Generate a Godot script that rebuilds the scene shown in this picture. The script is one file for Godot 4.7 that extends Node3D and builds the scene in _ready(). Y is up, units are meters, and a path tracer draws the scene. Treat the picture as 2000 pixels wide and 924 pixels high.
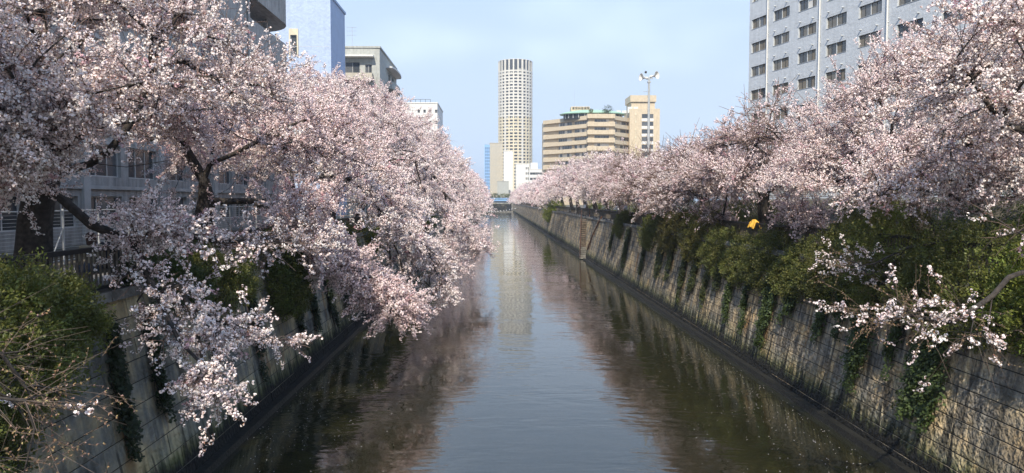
extends Node3D
# Cherry trees in bloom along a walled urban river, seen from a bridge. y up, metres, water at y = 0, looking down -z.

var M := {}
var taken := {}
var total_copies := 0
var rng := RandomNumberGenerator.new()
const GROUND := 4.3

# ---------------------------------------------------------------- camera, sky, sun, exposure
func setup_view() -> void:
	var cam := Camera3D.new()
	cam.name = "camera"
	cam.fov = 36.76
	cam.near = 0.1
	cam.far = 6000.0
	add_child(cam)
	cam.position = Vector3(0, 6.2, 0)
	cam.rotation = Vector3(deg_to_rad(-2.88), deg_to_rad(-1.28), 0)
	var sky_m := ProceduralSkyMaterial.new()
	sky_m.sky_top_color = Color(0.52, 0.69, 0.915)
	sky_m.sky_horizon_color = Color(0.795, 0.85, 0.905)
	sky_m.sky_curve = 0.42
	sky_m.ground_horizon_color = Color(0.70, 0.74, 0.78)
	sky_m.ground_bottom_color = Color(0.35, 0.35, 0.33)
	sky_m.sky_cover = cloud_cover()
	sky_m.sky_cover_modulate = Color(1, 1, 1, 0.26)
	var sky := Sky.new()
	sky.sky_material = sky_m
	var e := Environment.new()
	e.background_mode = Environment.BG_SKY
	e.sky = sky
	e.tonemap_mode = Environment.TONE_MAPPER_LINEAR
	e.tonemap_exposure = 1.46
	e.background_energy_multiplier = 0.95
	e.sdfgi_enabled = true
	e.ssao_enabled = true
	e.ssil_enabled = true
	e.fog_enabled = true
	e.fog_density = 0.00028
	e.fog_light_color = Color(0.80, 0.86, 0.94)
	var we := WorldEnvironment.new()
	we.name = "world_environment"
	we.environment = e
	add_child(we)
	var sun := DirectionalLight3D.new()
	sun.name = "sun"
	sun.light_energy = 1.42
	sun.light_color = Color(1.0, 0.96, 0.89)
	sun.light_angular_distance = 0.55
	sun.shadow_enabled = true
	add_child(sun)
	# behind the camera, a little to its left, 48 degrees up
	sun.rotation = Vector3(deg_to_rad(-43), deg_to_rad(-11), 0)

func cloud_cover() -> ImageTexture:
	var n := FastNoiseLite.new()
	n.seed = 5
	n.frequency = 1.6
	n.fractal_octaves = 5
	var w := 512
	var h := 256
	var im := Image.create(w, h, false, Image.FORMAT_RGBA8)
	for y in h:
		var el := (0.5 - (y + 0.5) / h) * PI
		if el < 0.0:
			continue
		for x in w:
			var az := x * TAU / w
			var p := Vector3(cos(az) * cos(el), sin(el) * 3.0, sin(az) * cos(el))
			var v := n.get_noise_3dv(p * 1.1)
			var a := clampf(smoothstep(-0.15, 0.55, v), 0.0, 1.0) * smoothstep(0.0, 0.15, el)
			im.set_pixel(x, y, Color(0.93, 0.95, 0.98, a))
	return ImageTexture.create_from_image(im)

# ---------------------------------------------------------------- helpers: nodes
func numbered(called: String) -> String:
	if not taken.has(called):
		taken[called] = 0
		return called
	taken[called] += 1
	return "%s_%03d" % [called, taken[called]]

func tag(o: Node3D, label: String, category: String, group := "") -> Node3D:
	o.set_meta("label", label)
	o.set_meta("category", category)
	if group:
		o.set_meta("group", group)
	return o

func thing(called: String, label: String, category: String, at := Vector3.ZERO, turn := 0.0, group := "") -> Node3D:
	var o := Node3D.new()
	o.name = numbered(called)
	add_child(o, true)
	o.position = at
	o.rotation.y = turn
	return tag(o, label, category, group)

func put(called: String, mesh: Mesh, mat: Material, parent: Node, at := Vector3.ZERO, kind := "") -> MeshInstance3D:
	var o := MeshInstance3D.new()
	o.name = numbered(called) if parent == self else called
	o.mesh = mesh
	if mat:
		o.material_override = mat
	o.position = at
	parent.add_child(o, true)
	if kind:
		o.set_meta("kind", kind)
	return o

func struct(called: String, mesh: Mesh, mat: Material) -> MeshInstance3D:
	return put(called, mesh, mat, self, Vector3.ZERO, "structure")

# ---------------------------------------------------------------- helpers: geometry
class G:
	var v := PackedVector3Array()
	var n := PackedVector3Array()
	var c := PackedColorArray()
	var uv := PackedVector2Array()
	var ix := PackedInt32Array()
	var xf := Transform3D()
	var col := Color.WHITE
	var cols := false
	var uvs := false

	func vert(p: Vector3, nn: Vector3, t := Vector2.ZERO) -> int:
		v.append(xf * p)
		n.append((xf.basis * nn).normalized())
		if cols:
			c.append(col)
		if uvs:
			uv.append(t)
		return v.size() - 1

	# corners anticlockwise seen from outside
	func quad(a: Vector3, b: Vector3, d: Vector3, e: Vector3) -> void:
		var nn := (b - a).cross(d - a)
		if nn.length_squared() < 1e-14:
			nn = (d - a).cross(e - a)
		var i := vert(a, nn)
		vert(b, nn)
		vert(d, nn)
		vert(e, nn)
		ix.append_array(PackedInt32Array([i, i + 2, i + 1, i, i + 3, i + 2]))

	func tri(a: Vector3, b: Vector3, d: Vector3) -> void:
		var nn := (b - a).cross(d - a)
		var i := vert(a, nn)
		vert(b, nn)
		vert(d, nn)
		ix.append_array(PackedInt32Array([i, i + 2, i + 1]))

	func box(ce: Vector3, s: Vector3) -> void:
		var h := s / 2.0
		var p := []
		for k in 8:
			p.append(ce + Vector3(h.x if k & 1 else -h.x, h.y if k & 2 else -h.y, h.z if k & 4 else -h.z))
		quad(p[0], p[2], p[3], p[1])
		quad(p[4], p[5], p[7], p[6])
		quad(p[0], p[4], p[6], p[2])
		quad(p[1], p[3], p[7], p[5])
		quad(p[2], p[6], p[7], p[3])
		quad(p[0], p[1], p[5], p[4])

	# box between two corner points
	func span(a: Vector3, b: Vector3) -> void:
		box((a + b) / 2.0, (b - a).abs())

	# box whose edges towards +z are chamfered (a block seen from +z), no back
	# the joint-side bevel is shallow, so that the face's stains run over it
	func block(w: float, h: float, d: float, ch: float) -> void:
		var o := [Vector3(-w / 2, -h / 2, 0), Vector3(w / 2, -h / 2, 0), Vector3(w / 2, h / 2, 0), Vector3(-w / 2, h / 2, 0)]
		var m := []
		var f := []
		for k in 4:
			m.append(o[k] + Vector3(0, 0, d - ch * 0.5))
			f.append(o[k] - Vector3(signf(o[k].x) * ch, signf(o[k].y) * ch, 0) + Vector3(0, 0, d))
		quad(f[0], f[1], f[2], f[3])
		for k in 4:
			var j := (k + 1) % 4
			quad(m[k], m[j], f[j], f[k])
			quad(o[k], o[j], m[j], m[k])

	func tube(pts: Array, rad: Array, sides: int, cap := true) -> void:
		if pts.size() < 2:
			return
		var d0: Vector3 = (pts[1] - pts[0]).normalized()
		var side := d0.cross(Vector3.UP if absf(d0.y) < 0.9 else Vector3.RIGHT).normalized()
		var first := v.size()
		for k in pts.size():
			var d: Vector3 = (pts[mini(k + 1, pts.size() - 1)] - pts[maxi(k - 1, 0)]).normalized()
			side = (side - d * side.dot(d)).normalized()
			var up := d.cross(side)
			for s in sides:
				var a := TAU * s / sides
				var nn := side * cos(a) + up * sin(a)
				vert(pts[k] + nn * rad[k], nn)
		for k in pts.size() - 1:
			for s in sides:
				var i := first + k * sides + s
				var j := first + k * sides + (s + 1) % sides
				ix.append_array(PackedInt32Array([i, i + sides, j, j, i + sides, j + sides]))
		if cap:
			var e := first + (pts.size() - 1) * sides
			for s in range(1, sides - 1):
				ix.append_array(PackedInt32Array([e, e + s + 1, e + s]))
				ix.append_array(PackedInt32Array([first, first + s, first + s + 1]))

	func bar(a: Vector3, b: Vector3, r: float, sides := 6) -> void:
		tube([a, b], [r, r], sides)

	# profile of (radius, height) turned about y
	func lathe(prof: Array, sides: int) -> void:
		for k in prof.size() - 1:
			var a: Vector2 = prof[k]
			var b: Vector2 = prof[k + 1]
			var s2 := Vector2(b.y - a.y, a.x - b.x).normalized()
			var first := v.size()
			for s in sides + 1:
				var t := TAU * s / sides
				var o := Vector3(cos(t), 0, sin(t))
				var nn := Vector3(o.x * s2.x, s2.y, o.z * s2.x)
				vert(o * a.x + Vector3(0, a.y, 0), nn)
				vert(o * b.x + Vector3(0, b.y, 0), nn)
			for s in sides:
				var i := first + s * 2
				ix.append_array(PackedInt32Array([i, i + 2, i + 1, i + 1, i + 2, i + 3]))

	# vertical prism over a polygon in x, z (clockwise seen from above is fine, both are turned right)
	func prism(poly: PackedVector2Array, y0: float, y1: float) -> void:
		var area := 0.0
		for k in poly.size():
			var q := poly[(k + 1) % poly.size()]
			area += poly[k].x * q.y - q.x * poly[k].y
		var p := poly.duplicate()
		if area > 0.0:
			p.reverse()
		for k in p.size():
			var a := p[k]
			var b := p[(k + 1) % p.size()]
			quad(Vector3(a.x, y0, a.y), Vector3(b.x, y0, b.y), Vector3(b.x, y1, b.y), Vector3(a.x, y1, a.y))
		var t := Geometry2D.triangulate_polygon(p)
		for k in range(0, t.size(), 3):
			for up in [true, false]:
				var q := [p[t[k]], p[t[k + 1]], p[t[k + 2]]]
				var y := y1 if up else y0
				var a3 := Vector3(q[0].x, y, q[0].y)
				var b3 := Vector3(q[1].x, y, q[1].y)
				var c3 := Vector3(q[2].x, y, q[2].y)
				if ((b3 - a3).cross(c3 - a3).y > 0.0) == up:
					tri(a3, b3, c3)
				else:
					tri(a3, c3, b3)

	func mesh() -> ArrayMesh:
		var m := ArrayMesh.new()
		if v.is_empty():
			return m
		var a := []
		a.resize(Mesh.ARRAY_MAX)
		a[Mesh.ARRAY_VERTEX] = v
		a[Mesh.ARRAY_NORMAL] = n
		if cols:
			a[Mesh.ARRAY_COLOR] = c
		if uvs:
			a[Mesh.ARRAY_TEX_UV] = uv
		a[Mesh.ARRAY_INDEX] = ix
		m.add_surface_from_arrays(Mesh.PRIMITIVE_TRIANGLES, a)
		return m

func g() -> G:
	return G.new()

func gc() -> G:
	var o := G.new()
	o.cols = true
	return o

func boxm(s: Vector3) -> ArrayMesh:
	var o := g()
	o.box(Vector3.ZERO, s)
	return o.mesh()

# copies of one mesh: 12 floats of the transform and 4 of the tint each
class Many:
	var buf := PackedFloat32Array()
	var count := 0
	func add(b: Basis, o: Vector3, c: Color) -> void:
		buf.append_array(PackedFloat32Array([b.x.x, b.y.x, b.z.x, o.x, b.x.y, b.y.y, b.z.y, o.y, b.x.z, b.y.z, b.z.z, o.z, c.r, c.g, c.b, 1.0]))
		count += 1

func put_many(called: String, mesh: Mesh, mat: Material, many: Many, parent: Node, kind := "stuff") -> MultiMeshInstance3D:
	var mm := MultiMesh.new()
	mm.transform_format = MultiMesh.TRANSFORM_3D
	mm.use_colors = true
	mm.mesh = mesh
	total_copies += many.count
	mm.instance_count = many.count
	mm.buffer = many.buf
	var o := MultiMeshInstance3D.new()
	o.name = numbered(called) if parent == self else called
	o.multimesh = mm
	o.material_override = mat
	parent.add_child(o, true)
	if kind:
		o.set_meta("kind", kind)
	return o

func along(d: Vector3, roll: float, s: float) -> Basis:
	var y := d.normalized()
	var x := y.cross(Vector3.UP if absf(y.y) < 0.95 else Vector3.RIGHT).normalized().rotated(y, roll)
	return Basis(x * s, y * s, x.cross(y) * s)

func rnd(a: float, b: float) -> float:
	return rng.randf_range(a, b)

func rvec() -> Vector3:
	return Vector3(rnd(-1, 1), rnd(-1, 1), rnd(-1, 1))

# ---------------------------------------------------------------- helpers: materials
func lin(r: float, gr: float, b: float) -> Color:
	return Color(r, gr, b).linear_to_srgb()

func mat(called: String, c: Color, rough := 0.85, metal := 0.0) -> StandardMaterial3D:
	var m := StandardMaterial3D.new()
	m.resource_name = called
	m.albedo_color = c
	m.roughness = rough
	m.metallic = metal
	M[called] = m
	return m

func noise_tex(freq: float, oct: int, lo: Color, hi: Color, seed_: int, w := 512, h := 512) -> NoiseTexture2D:
	var n := FastNoiseLite.new()
	n.seed = seed_
	n.frequency = freq
	n.fractal_octaves = oct
	var t := NoiseTexture2D.new()
	t.width = w
	t.height = h
	t.seamless = true
	t.noise = n
	var r := Gradient.new()
	r.set_color(0, lo)
	r.set_color(1, hi)
	t.color_ramp = r
	return t

func norm_tex(freq: float, oct: int, seed_: int, strength := 6.0, w := 512, h := 512) -> NoiseTexture2D:
	var n := FastNoiseLite.new()
	n.seed = seed_
	n.frequency = freq
	n.fractal_octaves = oct
	var t := NoiseTexture2D.new()
	t.width = w
	t.height = h
	t.seamless = true
	t.noise = n
	t.as_normal_map = true
	t.bump_strength = strength
	return t

# a plain colour broken up by blotches of scale metres, with fine relief
func worn(called: String, c: Color, scale := 2.0, depth := 0.25, rough := 0.85, relief := 0.0, seed_ := 1) -> StandardMaterial3D:
	var m := mat(called, c, rough)
	var lo := 1.0 - depth
	if called.ends_with("_paint") or called.begins_with("tan_") or called.begins_with("flat_"):
		# rain runs: the same blotches drawn out downwards
		var n := FastNoiseLite.new()
		n.seed = seed_
		n.frequency = 0.03
		n.fractal_octaves = 5
		var im := n.get_seamless_image(512, 48)
		im.resize(512, 512, Image.INTERPOLATE_CUBIC)
		n.frequency = 0.012
		var im2 := n.get_seamless_image(512, 512)
		var by := PackedByteArray()
		by.resize(512 * 512 * 3)
		var d1 := im.get_data()
		var d2 := im2.get_data()
		for k in 512 * 512:
			var q := clampi(int(255.0 * (1.0 - depth * (1.0 - clampf((d1[k] * 0.55 + d2[k] * 0.45) / 200.0, 0, 1)))), 0, 255)
			by[k * 3] = q
			by[k * 3 + 1] = q
			by[k * 3 + 2] = q
		m.albedo_texture = ImageTexture.create_from_image(Image.create_from_data(512, 512, false, Image.FORMAT_RGB8, by))
	else:
		m.albedo_texture = noise_tex(0.012, 5, Color(lo, lo, lo), Color.WHITE, seed_, 256, 256)
	m.uv1_triplanar = true
	m.uv1_world_triplanar = true
	m.uv1_scale = Vector3.ONE / scale
	if relief > 0.0:
		m.normal_enabled = true
		m.normal_texture = M["relief"]
		m.normal_scale = relief
	return m

# ---------------------------------------------------------------- materials
func make_materials() -> void:
	M["relief"] = norm_tex(0.03, 5, 11, 10.0)
	worn("ground_earth", lin(0.17, 0.15, 0.11), 6.0, 0.4, 0.95, 0.5, 2)
	worn("path_paving", lin(0.26, 0.25, 0.235), 3.0, 0.25, 0.9, 0.3, 3)
	worn("coping_concrete", lin(0.30, 0.285, 0.25), 2.2, 0.5, 0.9, 0.6, 4)
	worn("mortar", lin(0.035, 0.034, 0.03), 1.0, 0.4, 0.95, 0.0, 5)
	worn("bed", lin(0.17, 0.12, 0.065), 5.0, 0.75, 0.9, 0.8, 6)
	worn("wet_ledge", lin(0.028, 0.027, 0.02), 1.5, 0.5, 0.6, 0.5, 7)
	worn("bark", lin(0.085, 0.070, 0.060), 0.5, 0.55, 0.95, 1.0, 8)
	mat("twig", lin(0.17, 0.115, 0.095), 0.9)
	mat("bare_twig", lin(0.15, 0.11, 0.085), 0.9)
	worn("fence_wood", lin(0.20, 0.165, 0.125), 0.4, 0.45, 0.8, 0.4, 9)
	worn("rail_dark", lin(0.022, 0.02, 0.02), 0.6, 0.3, 0.6, 0.0, 10)
	worn("white_steel", lin(0.55, 0.57, 0.58), 1.0, 0.15, 0.5, 0.0, 12)
	worn("galvanised", lin(0.50, 0.53, 0.55), 0.8, 0.2, 0.5, 0.0, 13)
	worn("rust", lin(0.20, 0.095, 0.06), 0.4, 0.5, 0.9, 0.3, 14)
	worn("stair_stone", lin(0.21, 0.165, 0.125), 1.2, 0.4, 0.9, 0.4, 15)
	worn("grey_paint", lin(0.40, 0.39, 0.37), 6.0, 0.3, 0.8, 0.15, 16)
	worn("grey_paint_light", lin(0.47, 0.46, 0.44), 5.0, 0.15, 0.8, 0.15, 17)
	worn("blue_paint", lin(0.40, 0.49, 0.66), 9.0, 0.09, 0.85, 0.2, 18)
	worn("blue_grey_paint", lin(0.54, 0.57, 0.60), 7.0, 0.11, 0.85, 0.15, 19)
	worn("white_paint", lin(0.68, 0.67, 0.64), 4.0, 0.10, 0.7, 0.0, 20)
	worn("cream_paint", lin(0.66, 0.60, 0.45), 4.0, 0.15, 0.8, 0.0, 21)
	worn("tan_tile", lin(0.58, 0.485, 0.35), 7.0, 0.14, 0.85, 0.1, 22)
	worn("tan_tile_pale", lin(0.60, 0.50, 0.36), 7.0, 0.14, 0.85, 0.1, 23)
	worn("flat_grey", lin(0.42, 0.43, 0.40), 5.0, 0.18, 0.85, 0.1, 24)
	worn("flat_beige", lin(0.47, 0.43, 0.35), 8.0, 0.15, 0.85, 0.0, 25)
	worn("tower_white", lin(0.66, 0.625, 0.545), 20.0, 0.08, 0.8, 0.0, 26)
	worn("tower_cream", lin(0.68, 0.595, 0.42), 20.0, 0.08, 0.8, 0.0, 27)
	worn("roof_green", lin(0.42, 0.62, 0.45), 4.0, 0.15, 0.6, 0.0, 28)
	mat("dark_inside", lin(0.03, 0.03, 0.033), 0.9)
	mat("frame_dark", lin(0.06, 0.055, 0.05), 0.5, 0.3)
	mat("frame_pale", lin(0.55, 0.54, 0.52), 0.5, 0.2)
	mat("curtain", lin(0.62, 0.60, 0.56), 0.95)
	mat("blind_brown", lin(0.17, 0.15, 0.12), 0.9)
	for k in 3:
		var gl := mat("glass_%d" % k, [lin(0.05, 0.055, 0.06), lin(0.10, 0.105, 0.11), lin(0.13, 0.115, 0.09)][k], 0.08)
		gl.metallic_specular = 0.6
	var bt := mat("tower_glass", lin(0.035, 0.036, 0.036), 0.35)
	bt.metallic_specular = 0.5
	var bg := mat("blue_glass", lin(0.13, 0.23, 0.40), 0.12)
	bg.metallic_specular = 0.7
	mat("bridge_blue", lin(0.22, 0.42, 0.70), 0.6)
	mat("bridge_girder", lin(0.06, 0.07, 0.09), 0.7)
	# foliage and blossom: colours come from the vertices and the copies' tints
	var bl := mat("blossom", Color.WHITE, 0.75)
	bl.vertex_color_use_as_albedo = true
	bl.backlight_enabled = true
	bl.backlight = lin(0.26, 0.25, 0.25)
	var lf := mat("leaf", Color.WHITE, 0.55)
	lf.vertex_color_use_as_albedo = true
	lf.backlight_enabled = true
	lf.backlight = lin(0.8, 0.85, 0.5)
	var pc := mat("people", Color.WHITE, 0.85)
	pc.vertex_color_use_as_albedo = true
	var pe := mat("petal", lin(0.8, 0.72, 0.72), 0.8)
	pe.backlight_enabled = true
	pe.backlight = lin(0.3, 0.3, 0.3)
	# stone of the two river walls: stains, rust, lime and moss laid down by time
	var tr := wall_texture(31, Color(0.70, 0.655, 0.575), true)
	var tl := wall_texture(47, Color(0.64, 0.625, 0.56), false)
	var sharp := norm_tex(0.07, 4, 77, 9.0, 2048, 512)
	for k in 4:
		for side in ["right", "left"]:
			var m := mat("stone_%s_%d" % [side, k], [Color(1, 1, 1), Color(0.93, 0.93, 0.94), Color(0.97, 0.94, 0.90), Color(0.88, 0.88, 0.89)][k], 0.9)
			m.albedo_texture = tr if side == "right" else tl
			m.uv1_triplanar = true
			m.uv1_world_triplanar = true
			m.uv1_triplanar_sharpness = 8.0
			m.uv1_scale = Vector3(1.0 / 24.0, 1.0 / 5.12, 1.0 / 24.0)
			m.normal_enabled = true
			m.normal_texture = sharp
			m.normal_scale = 0.9 if side == "right" else 0.45
	make_water()

# 24 m of wall across, 5.12 m up from the water: row 0 is the top
func wall_texture(seed_: int, base: Color, right: bool) -> ImageTexture:
	var W := 2048
	var H := 512
	rng.seed = seed_
	var n1 := FastNoiseLite.new()
	n1.seed = seed_
	n1.frequency = 0.02
	n1.fractal_octaves = 5
	var fine := n1.get_seamless_image(W, H).get_data()
	n1.seed = seed_ + 1
	n1.frequency = 0.006
	var broad := n1.get_seamless_image(W, H).get_data()
	# thin streaks: one noise line per column, bent a little with height
	var n2 := FastNoiseLite.new()
	n2.seed = seed_ + 2
	n2.frequency = 0.045
	n2.fractal_octaves = 4
	var streak := n2.get_seamless_image(W, 32)
	streak.resize(W, H, Image.INTERPOLATE_CUBIC)
	var st := streak.get_data()
	var buf := PackedFloat32Array()
	buf.resize(W * H * 3)
	for y in H:
		var up := (1.0 - (y + 0.5) / H) * 5.12
		for x in W:
			var k := y * W + x
			var f := fine[k] / 255.0
			var b := broad[k] / 255.0
			var s := st[k] / 255.0
			var tone := 0.72 + 0.24 * f + 0.5 * (b - 0.5) + (0.72 if right else 0.36) * (s - 0.5)
			var warm := clampf((b - 0.45) * 2.2 + (s - 0.5), -0.25, 0.6)
			var r := base.r * tone * (1.0 + 0.09 * warm)
			var gg := base.g * tone
			var bb := base.b * tone * (1.0 - 0.17 * warm)
			# pale tide band and moss over the water
			var edge := 0.12 * (f - 0.5) + 0.3 * (s - 0.5)
			var tide := smoothstep(1.25, 1.0, up + edge) * 0.25
			r = lerpf(r, 0.60 * tone, tide)
			gg = lerpf(gg, 0.60 * tone, tide)
			bb = lerpf(bb, 0.44 * tone, tide)
			var moss := smoothstep(0.95, 0.5, up + edge * 1.6) * 0.85
			r = lerpf(r, 0.21 * tone, moss)
			gg = lerpf(gg, 0.245 * tone, moss)
			bb = lerpf(bb, 0.10 * tone, moss)
			var wet := smoothstep(0.62, 0.34, up + edge)
			var m := 1.0 - 0.84 * wet
			buf[k * 3] = r * m
			buf[k * 3 + 1] = gg * m
			buf[k * 3 + 2] = bb * m
	var marks := []
	# lime (pale), rust, soot and damp runs that follow the water down the face
	for k in (46 if right else 30):
		var kind := rng.randi() % 4
		var top := rnd(1.6, 4.6)
		marks.append([rnd(0, 24), top, maxf(0.5, top - rnd(0.8, 3.2)), rnd(0.06, 0.34), [Color(0.66, 0.66, 0.64), Color(0.44, 0.30, 0.16), Color(0.11, 0.105, 0.095), Color(0.20, 0.195, 0.175)][kind], [0.55, 0.5, 0.7, 0.65][kind], false])
	# dark pointed damp plumes over the drain holes
	var z := 0.6
	while z < 23.6:
		marks.append([z, rnd(0.9, 1.8), 0.05, rnd(0.10, 0.19), Color(0.035, 0.035, 0.028), 0.97 if right else 0.5, true])
		z += rnd(0.9, 1.6)
	for mk in marks:
		var y0 := int((1.0 - mk[1] / 5.12) * H)
		var y1 := int((1.0 - mk[2] / 5.12) * H)
		var c: Color = mk[4]
		for y in range(maxi(y0, 0), mini(y1, H)):
			var t := float(y - y0) / maxf(y1 - y0, 1)
			var half: float = mk[3] * (0.25 + 0.75 * t if mk[6] else 0.65 + 0.35 * sin(t * 9.0 + mk[0]))
			var cx: float = mk[0] + 0.05 * sin(t * 4.0 + mk[0] * 7.0)
			var fade: float = mk[5] * (smoothstep(0.0, 0.12, t) if mk[6] else smoothstep(0.0, 0.15, t) * smoothstep(1.0, 0.55, t))
			var x0 := int((cx - half) / 24.0 * W)
			var x1 := int((cx + half) / 24.0 * W)
			for x in range(x0, x1 + 1):
				var xx := posmod(x, W)
				var k := y * W + xx
				var off := absf((x + 0.5) / W * 24.0 - cx) / half
				var a: float = fade * smoothstep(1.0, 0.35, off + 0.9 * (fine[k] / 255.0 - 0.5)) * (0.55 + 0.6 * st[k] / 255.0)
				a = clampf(a, 0, 1)
				buf[k * 3] = lerpf(buf[k * 3], c.r, a)
				buf[k * 3 + 1] = lerpf(buf[k * 3 + 1], c.g, a)
				buf[k * 3 + 2] = lerpf(buf[k * 3 + 2], c.b, a)
	var by := PackedByteArray()
	by.resize(W * H * 3)
	for k in by.size():
		by[k] = clampi(int(buf[k] * 255.0), 0, 255)
	return ImageTexture.create_from_image(Image.create_from_data(W, H, false, Image.FORMAT_RGB8, by))

func make_water() -> void:
	# ripples: short crests that lie across the river, in patches, over calm water
	var W := 512
	var H := 2048
	var a := FastNoiseLite.new()
	a.seed = 3
	a.frequency = 0.02
	a.fractal_octaves = 3
	var ia := a.get_seamless_image(W, H).get_data()
	a.seed = 4
	a.frequency = 0.055
	a.fractal_octaves = 2
	var ib := a.get_seamless_image(W, H).get_data()
	a.seed = 9
	a.frequency = 0.0045
	a.fractal_octaves = 3
	var ic := a.get_seamless_image(W, H).get_data()
	var by := PackedByteArray()
	by.resize(W * H)
	for k in by.size():
		var patch := smoothstep(0.35, 0.75, ic[k] / 255.0)
		var h := (ia[k] / 255.0 - 0.5) * (0.35 + 0.65 * patch) + (ib[k] / 255.0 - 0.5) * 0.55 * patch
		by[k] = clampi(int((h + 0.5) * 255.0), 0, 255)
	var im := Image.create_from_data(W, H, false, Image.FORMAT_L8, by)
	im.convert(Image.FORMAT_RGBA8)
	im.bump_map_to_normal_map(1.6)
	var m := mat("water", Color(0.15, 0.15, 0.088, 0.76), 0.03)
	m.transparency = BaseMaterial3D.TRANSPARENCY_ALPHA
	m.metallic_specular = 0.7
	m.normal_enabled = true
	m.normal_texture = ImageTexture.create_from_image(im)
	m.normal_scale = 0.34

# ---------------------------------------------------------------- the setting
const LEFT := -6.8
const RIGHT := 9.43
const BATTER := 0.187   # radians
const FAR_END := 432.0

func build_setting() -> void:
	# land: one sheet with the river cut out of it
	var o := g()
	var y := GROUND
	var lx := LEFT - 0.95
	var rx := RIGHT + 0.95
	for q in [[-3000.0, lx, 60.0, -FAR_END], [rx, 3000.0, 60.0, -FAR_END], [-3000.0, 3000.0, -FAR_END, -5000.0]]:
		o.quad(Vector3(q[0], y, q[2]), Vector3(q[1], y, q[2]), Vector3(q[1], y, q[3]), Vector3(q[0], y, q[3]))
	o.quad(Vector3(lx, -1.5, -FAR_END), Vector3(rx, -1.5, -FAR_END), Vector3(rx, y, -FAR_END), Vector3(lx, y, -FAR_END))
	struct("ground", o.mesh(), M["ground_earth"])
	var w := g()
	w.uvs = true
	var x0 := LEFT - 0.4
	var x1 := RIGHT + 0.4
	var z := 20.0
	while z > -FAR_END:
		var z2 := maxf(z - 40.0, -FAR_END)
		var i := w.vert(Vector3(x0, 0, z), Vector3.UP, Vector2(x0 / 22.0, z / 26.0))
		w.vert(Vector3(x1, 0, z), Vector3.UP, Vector2(x1 / 22.0, z / 26.0))
		w.vert(Vector3(x1, 0, z2), Vector3.UP, Vector2(x1 / 22.0, z2 / 26.0))
		w.vert(Vector3(x0, 0, z2), Vector3.UP, Vector2(x0 / 22.0, z2 / 26.0))
		w.ix.append_array(PackedInt32Array([i, i + 2, i + 1, i, i + 3, i + 2]))
		z = z2
	struct("water", w.mesh(), M["water"])
	# the bed: shelves of mud and stones near the walls, deeper in the middle
	var nb := FastNoiseLite.new()
	nb.seed = 21
	nb.frequency = 0.35
	nb.fractal_octaves = 4
	var b := g()
	var nx := 34
	var nz := 110
	for k in nz:
		var za := 20.0 - k * 1.0
		var zb := za - 1.0
		if k == nz - 1:
			zb = -FAR_END
		for j in nx:
			var xa := lerpf(x0, x1, float(j) / nx)
			var xb := lerpf(x0, x1, float(j + 1) / nx)
			var p := []
			for q in [[xa, za], [xb, za], [xb, zb], [xa, zb]]:
				var off := minf(q[0] - LEFT, RIGHT - q[0])
				p.append(Vector3(q[0], -0.16 - 0.75 * smoothstep(0.3, 4.5, off) + 0.16 * nb.get_noise_2d(q[0], q[1]), q[1]))
			b.quad(p[0], p[1], p[2], p[3])
	struct("river_bed", b.mesh(), M["bed"])
	for s in [-1.0, 1.0]:
		var p := g()
		var a: float = lx - 4.4 if s < 0 else rx + 0.55
		p.quad(Vector3(a, y + 0.004, 30), Vector3(a + 3.85, y + 0.004, 30), Vector3(a + 3.85, y + 0.004, -400), Vector3(a, y + 0.004, -400))
		struct("river_path", p.mesh(), M["path_paving"])
	# fallen petals afloat
	var pm := Many.new()
	rng.seed = 77
	for k in 1700:
		var zz := -rnd(9, 70) if k % 3 else -rnd(9, 30)
		var off := absf(rng.randfn(0, 1.6)) + 0.15
		var x := LEFT + off if k % 2 else RIGHT - 0.3 - off
		pm.add(Basis(Vector3.UP, rnd(0, TAU)).scaled(Vector3.ONE * rnd(0.7, 1.3)), Vector3(x, 0.006, zz), Color.WHITE)
	var pg := g()
	pg.quad(Vector3(-0.013, 0, 0.004), Vector3(0.0, 0.003, 0.012), Vector3(0.013, 0, -0.004), Vector3(0.0, 0.002, -0.012))
	put_many("floating_petals", pg.mesh(), M["petal"], pm, self)

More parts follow.
